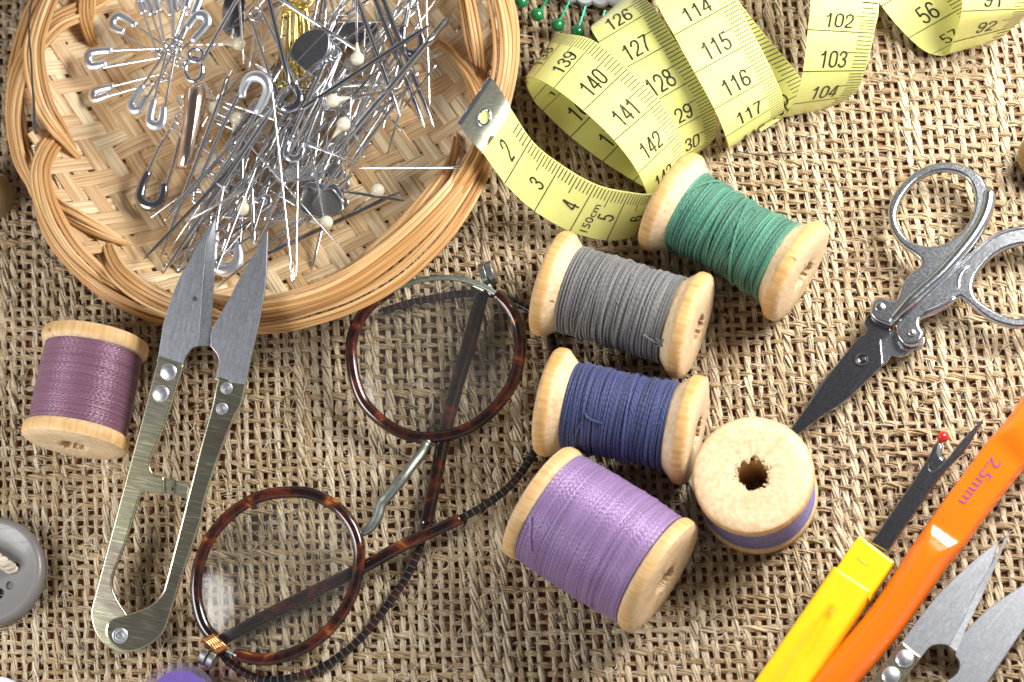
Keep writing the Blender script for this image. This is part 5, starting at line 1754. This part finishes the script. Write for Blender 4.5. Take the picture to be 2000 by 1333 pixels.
# ------------------------------------------------------------------ orange crochet hook
def hook():
    ctr = [(2052, 776, .5), (2000, 850, .5), (1968, 885, .48), (1950, 908, .47), (1918, 950, .46), (1880, 1000, .46), (1852, 1040, .45), (1834, 1064, .44), (1810, 1096, .43), (1774, 1150, .42), (1730, 1212, .41), (1680, 1274, .41), (1626, 1336, .41), (1560, 1420, .41)]
    half = [.43, .43, .43, .425, .415, .41, .405, .395, .38, .365, .36, .36, .365, .37]
    flat = [0, .15, .9, 1, 1, 1, 1, .5, 0, 0, 0, 0, 0, 0]
    base = P(1774, 1150, 0.0)
    t = thing('crochet_hook', 'glossy orange plastic crochet hook handle marked 2.5mm', 'crochet hook', None, loc=base)
    p = cr([P(*q) for q in ctr], 10)
    k = cr([(a, b, 0) for a, b in zip(half, flat)], 10)
    n = len(p)
    tg = np.gradient(p, axis=0)
    tg /= np.linalg.norm(tg, axis=1)[:, None]
    up = np.array([0, 0, 1.0])
    rows = []
    m = 44
    info = []
    for i in range(n):
        s = np.cross(tg[i], up)
        s /= np.linalg.norm(s)
        u = np.cross(s, tg[i])
        r, f = k[i, 0], float(np.clip(k[i, 1], 0, 1))
        row = []
        lim = r * (1.0 - 0.42 * f)
        for j in range(m):
            a = 2 * math.pi * j / m
            x, y = r * math.cos(a), r * math.sin(a)
            if y > lim:
                y = lim + (y - lim) * 0.04 * 1.0
            row.append(p[i] + s * x + u * y)
        rows.append(row)
        info.append((p[i], s, u, lim))
    mb = MB().grid(np.array(rows), closed_v=True, cap=True)
    inv = Matrix.Translation(-base)
    body = part('hook_handle', mb, M['orange'], t, inv, sharp=55)
    # the printed size: reads down-left, tops of the letters to the lower right
    v, f = glyph_mesh('2.5mm')
    i0 = min(range(n), key=lambda i: (info[i][0] - np.array(P(1908, 946, .46))) @ (info[i][0] - np.array(P(1908, 946, .46))))
    L = np.concatenate([[0], np.cumsum(np.linalg.norm(np.diff(p, axis=0), axis=1))])
    wid = v[:, 0].max()
    along = L[i0] + (v[:, 0] / wid - 0.5) * 1.06
    y = v[:, 1] / 0.70 * 0.235 - 0.155
    def lerp(arr):
        return np.stack([np.interp(along, L, arr[:, q]) for q in range(3)], 1)
    pc, uu_ = lerp(np.array([q[0] for q in info])), lerp(np.array([q[2] for q in info]))
    tops = np.cross(uu_, lerp(tg))
    lm = np.interp(along, L, [q[3] for q in info])
    pts = pc + uu_ * (lm + 0.020)[:, None] + y[:, None] * tops
    part('size_print', MB().add(pts, [f]), M['purple_ink'], body, inv, sharp=None)
hook()

# ------------------------------------------------------------------ grey button with cord
def button():
    c = P(-10, 1124, 0.0)
    R = 1.10
    t = thing('coat_button', 'big grey plastic button with a raised rim, cut off by the left edge', 'button', None, loc=c)
    prof = [(0.02, 0.01), (0.02, R * 0.90), (0.10, R * 0.985), (0.22, R), (0.34, R * 0.985), (0.405, R * 0.93), (0.415, R * 0.89), (0.39, R * 0.83), (0.345, R * 0.72), (0.31, R * 0.55), (0.30, 0.40), (0.30, 0.01)]
    ph = np.arange(96) * 2 * math.pi / 96
    g = np.array([[(r * math.cos(a), r * math.sin(a), z) for a in ph] for z, r in prof])
    body = part('disc', MB().grid(g, closed_v=True, cap=True), M['button'], t, sharp=60)
    # sewing holes: cut by a boolean, applied to the mesh
    cut = MB()
    for px, py, r in ((26, 1110, 0.125), (-4, 1160, 0.12), (-52, 1132, 0.12), (-24, 1078, 0.12)):
        q = P(px, py, 0.3) - c
        gg = np.array([[(q.x + r * 1.05 * math.cos(a), q.y + r * math.sin(a), z) for a in np.arange(24) * 2 * math.pi / 24] for z in (0.06, 0.6)])
        cut.grid(gg, closed_v=True, cap=True)
    q = P(19, 1144, 0.3) - c
    gg = np.array([[(q.x + 0.085 * math.cos(a), q.y + 0.085 * math.sin(a), z) for a in np.arange(24) * 2 * math.pi / 24] for z in (0.25, 0.6)])
    cut.grid(gg, closed_v=True, cap=True)
    co = link('cutter', make_mesh('cutter', cut))
    co.location = c
    md = body.modifiers.new('holes', 'BOOLEAN')
    md.object = co
    md.operation = 'DIFFERENCE'
    bpy.context.view_layer.update()
    dg = bpy.context.evaluated_depsgraph_get()
    me = bpy.data.meshes.new_from_object(body.evaluated_get(dg))
    body.modifiers.clear()
    body.data = me
    bpy.data.objects.remove(co)
    me.set_sharp_from_angle(angle=math.radians(45))
button()
mb = MB()
base = cr([P(-60, 1060, .40), P(-24, 1078, .50), P(0, 1096, .56), P(16, 1106, .44), P(25, 1112, .26), P(28, 1114, .10)], 10)
tgv = np.gradient(base, axis=0)
tgv /= np.linalg.norm(tgv, axis=1)[:, None]
sd = np.cross(tgv, [0, 0, 1.0])
sd /= np.linalg.norm(sd, axis=1)[:, None]
uu = np.cross(sd, tgv)
for k in range(3):
    a = np.arange(len(base)) * 0.32 + k * 2.094
    mb.tube(base + 0.062 * (np.cos(a)[:, None] * sd + np.sin(a)[:, None] * uu), 0.062 * RNG.uniform(0.85, 1.2, len(base)), 8, rand=RNG.uniform(0.4, 0.9))
single('twisted_cord', mb, M['cord'], 'cream twisted cord threaded through the grey button', 'cord', loc=P(0, 1096, .5), sharp=None)

# ------------------------------------------------------------------ bobbins at the lower edge
def bobbin(px, py, R, ri, H, mat, label):
    c = P(px, py, 0.0)
    t = thing('plastic_bobbin', label, 'bobbin', None, loc=c)
    ph = np.arange(64) * 2 * math.pi / 64
    for z0 in (0.03, H):
        prof = [(z0, 0.18), (z0, R - 0.02), (z0 + 0.03, R), (z0 + 0.07, R), (z0 + 0.09, R - 0.03), (z0 + 0.09, 0.18)]
        g = np.array([[(r * math.cos(a), r * math.sin(a), z) for a in ph] for z, r in prof])
        part('flange', MB().grid(g, closed_u=True, closed_v=True), M['clear'], t)
    w = MB()
    w.lathe([(0.13, 0.17), (0.13, ri), (H - 0.01, ri * 0.99), (H - 0.01, 0.17)], 64)
    me = make_mesh('wound_thread', w, mat)
    me.transform(Matrix.Rotation(-math.pi / 2, 4, 'Y'))
    link('wound_thread', me, t)
bobbin(362, 1379, 0.735, 0.60, 0.5, M['th_purple'], 'clear plastic bobbin of purple thread at the bottom edge')
c = P(-6, 1396, 0.0)
t = thing('plastic_button', 'small white button just showing in the lower left corner', 'button', None, loc=c)
ph = np.arange(48) * 2 * math.pi / 48
g = np.array([[(r * math.cos(a), r * math.sin(a), z) for a in ph] for z, r in [(0.02, .01), (0.02, .66), (.1, .72), (.2, .70), (.24, .62), (.2, .5), (.2, .01)]])
part('disc', MB().grid(g, closed_v=True), NT('milky_white', (0.66, 0.60, 0.64), 0.35).m, t)

# ------------------------------------------------------------------ pin wheel with green pins
c = P(1188, -185, 0.0)
R = 2.30
wheel = thing('pin_wheel', 'white plastic pin wheel with a scalloped edge at the top of the frame', 'pin wheel', None, loc=c)
NS = 44
n = NS * 8
ph = np.arange(n) * 2 * math.pi / n
sc_ = 0.05 * np.abs(np.sin(ph * NS / 2)) - 0.02
rows = []
for z, k, s in ((0.10, 0.96, 1), (0.12, 0.995, 1), (0.20, 1.0, 1), (0.27, 0.99, 1), (0.29, 0.965, 1), (0.29, 0.895, 0), (0.36, 0.885, 0), (0.37, 0.86, 0), (0.37, 0.02, 0), (0.10, 0.02, 0)):
    rr = R * k + sc_ * s * 1.6
    rows.append(np.stack([rr * np.cos(ph), rr * np.sin(ph), np.full(n, z)], 1))
part('disc', MB().grid(np.array(rows), closed_v=True), M['white'], wheel)
slot = MB()
pins = [(1018, 3, 1046, -38, 'green headed pin at the top edge, leftmost on the pin wheel'), (1049, 29, 1072, -4, 'green headed pin second from the left on the pin wheel'), (1089, 49, 1110, 8, 'green headed pin third from the left on the pin wheel'),
        (1128, 62, 1142, 18, 'green headed pin peeping over the fold of the tape loop'), (1168, 74, 1180, 26, 'green headed pin almost hidden behind the tape near number 126')]
for hx, hy, sx, sy, lab in pins:
    a, b = P(hx, hy, .32), P(sx, sy, .36)
    d = (b - a).normalized()
    t = thing('glass_head_pin', lab, 'pin', 'green headed pins on the pin wheel', axis_frame(a, b))
    part('bead_head', MB().sphere((0, 0, 0), 0.140, 14, 22), M['green'], t, sharp=None)
    L = (b - a).length
    part('shaft', MB().tube([(0.1, 0, 0), (L * 0.5, 0, 0.01), (L + 0.05, 0, 0)], 0.024, 8), M['green_pin'], t)
    w = Vector((-d.y, d.x, 0)).normalized()
    for o in (0.14,):
        q = b + w * -0.10
        slot.tube([q - w * 0.12 - c, q + w * 0.12 - c], 0.020, 6, flat=0.5)
part('slot', slot, NT('shadowy_slot', (0.10, 0.085, 0.07), 0.8).m, wheel)
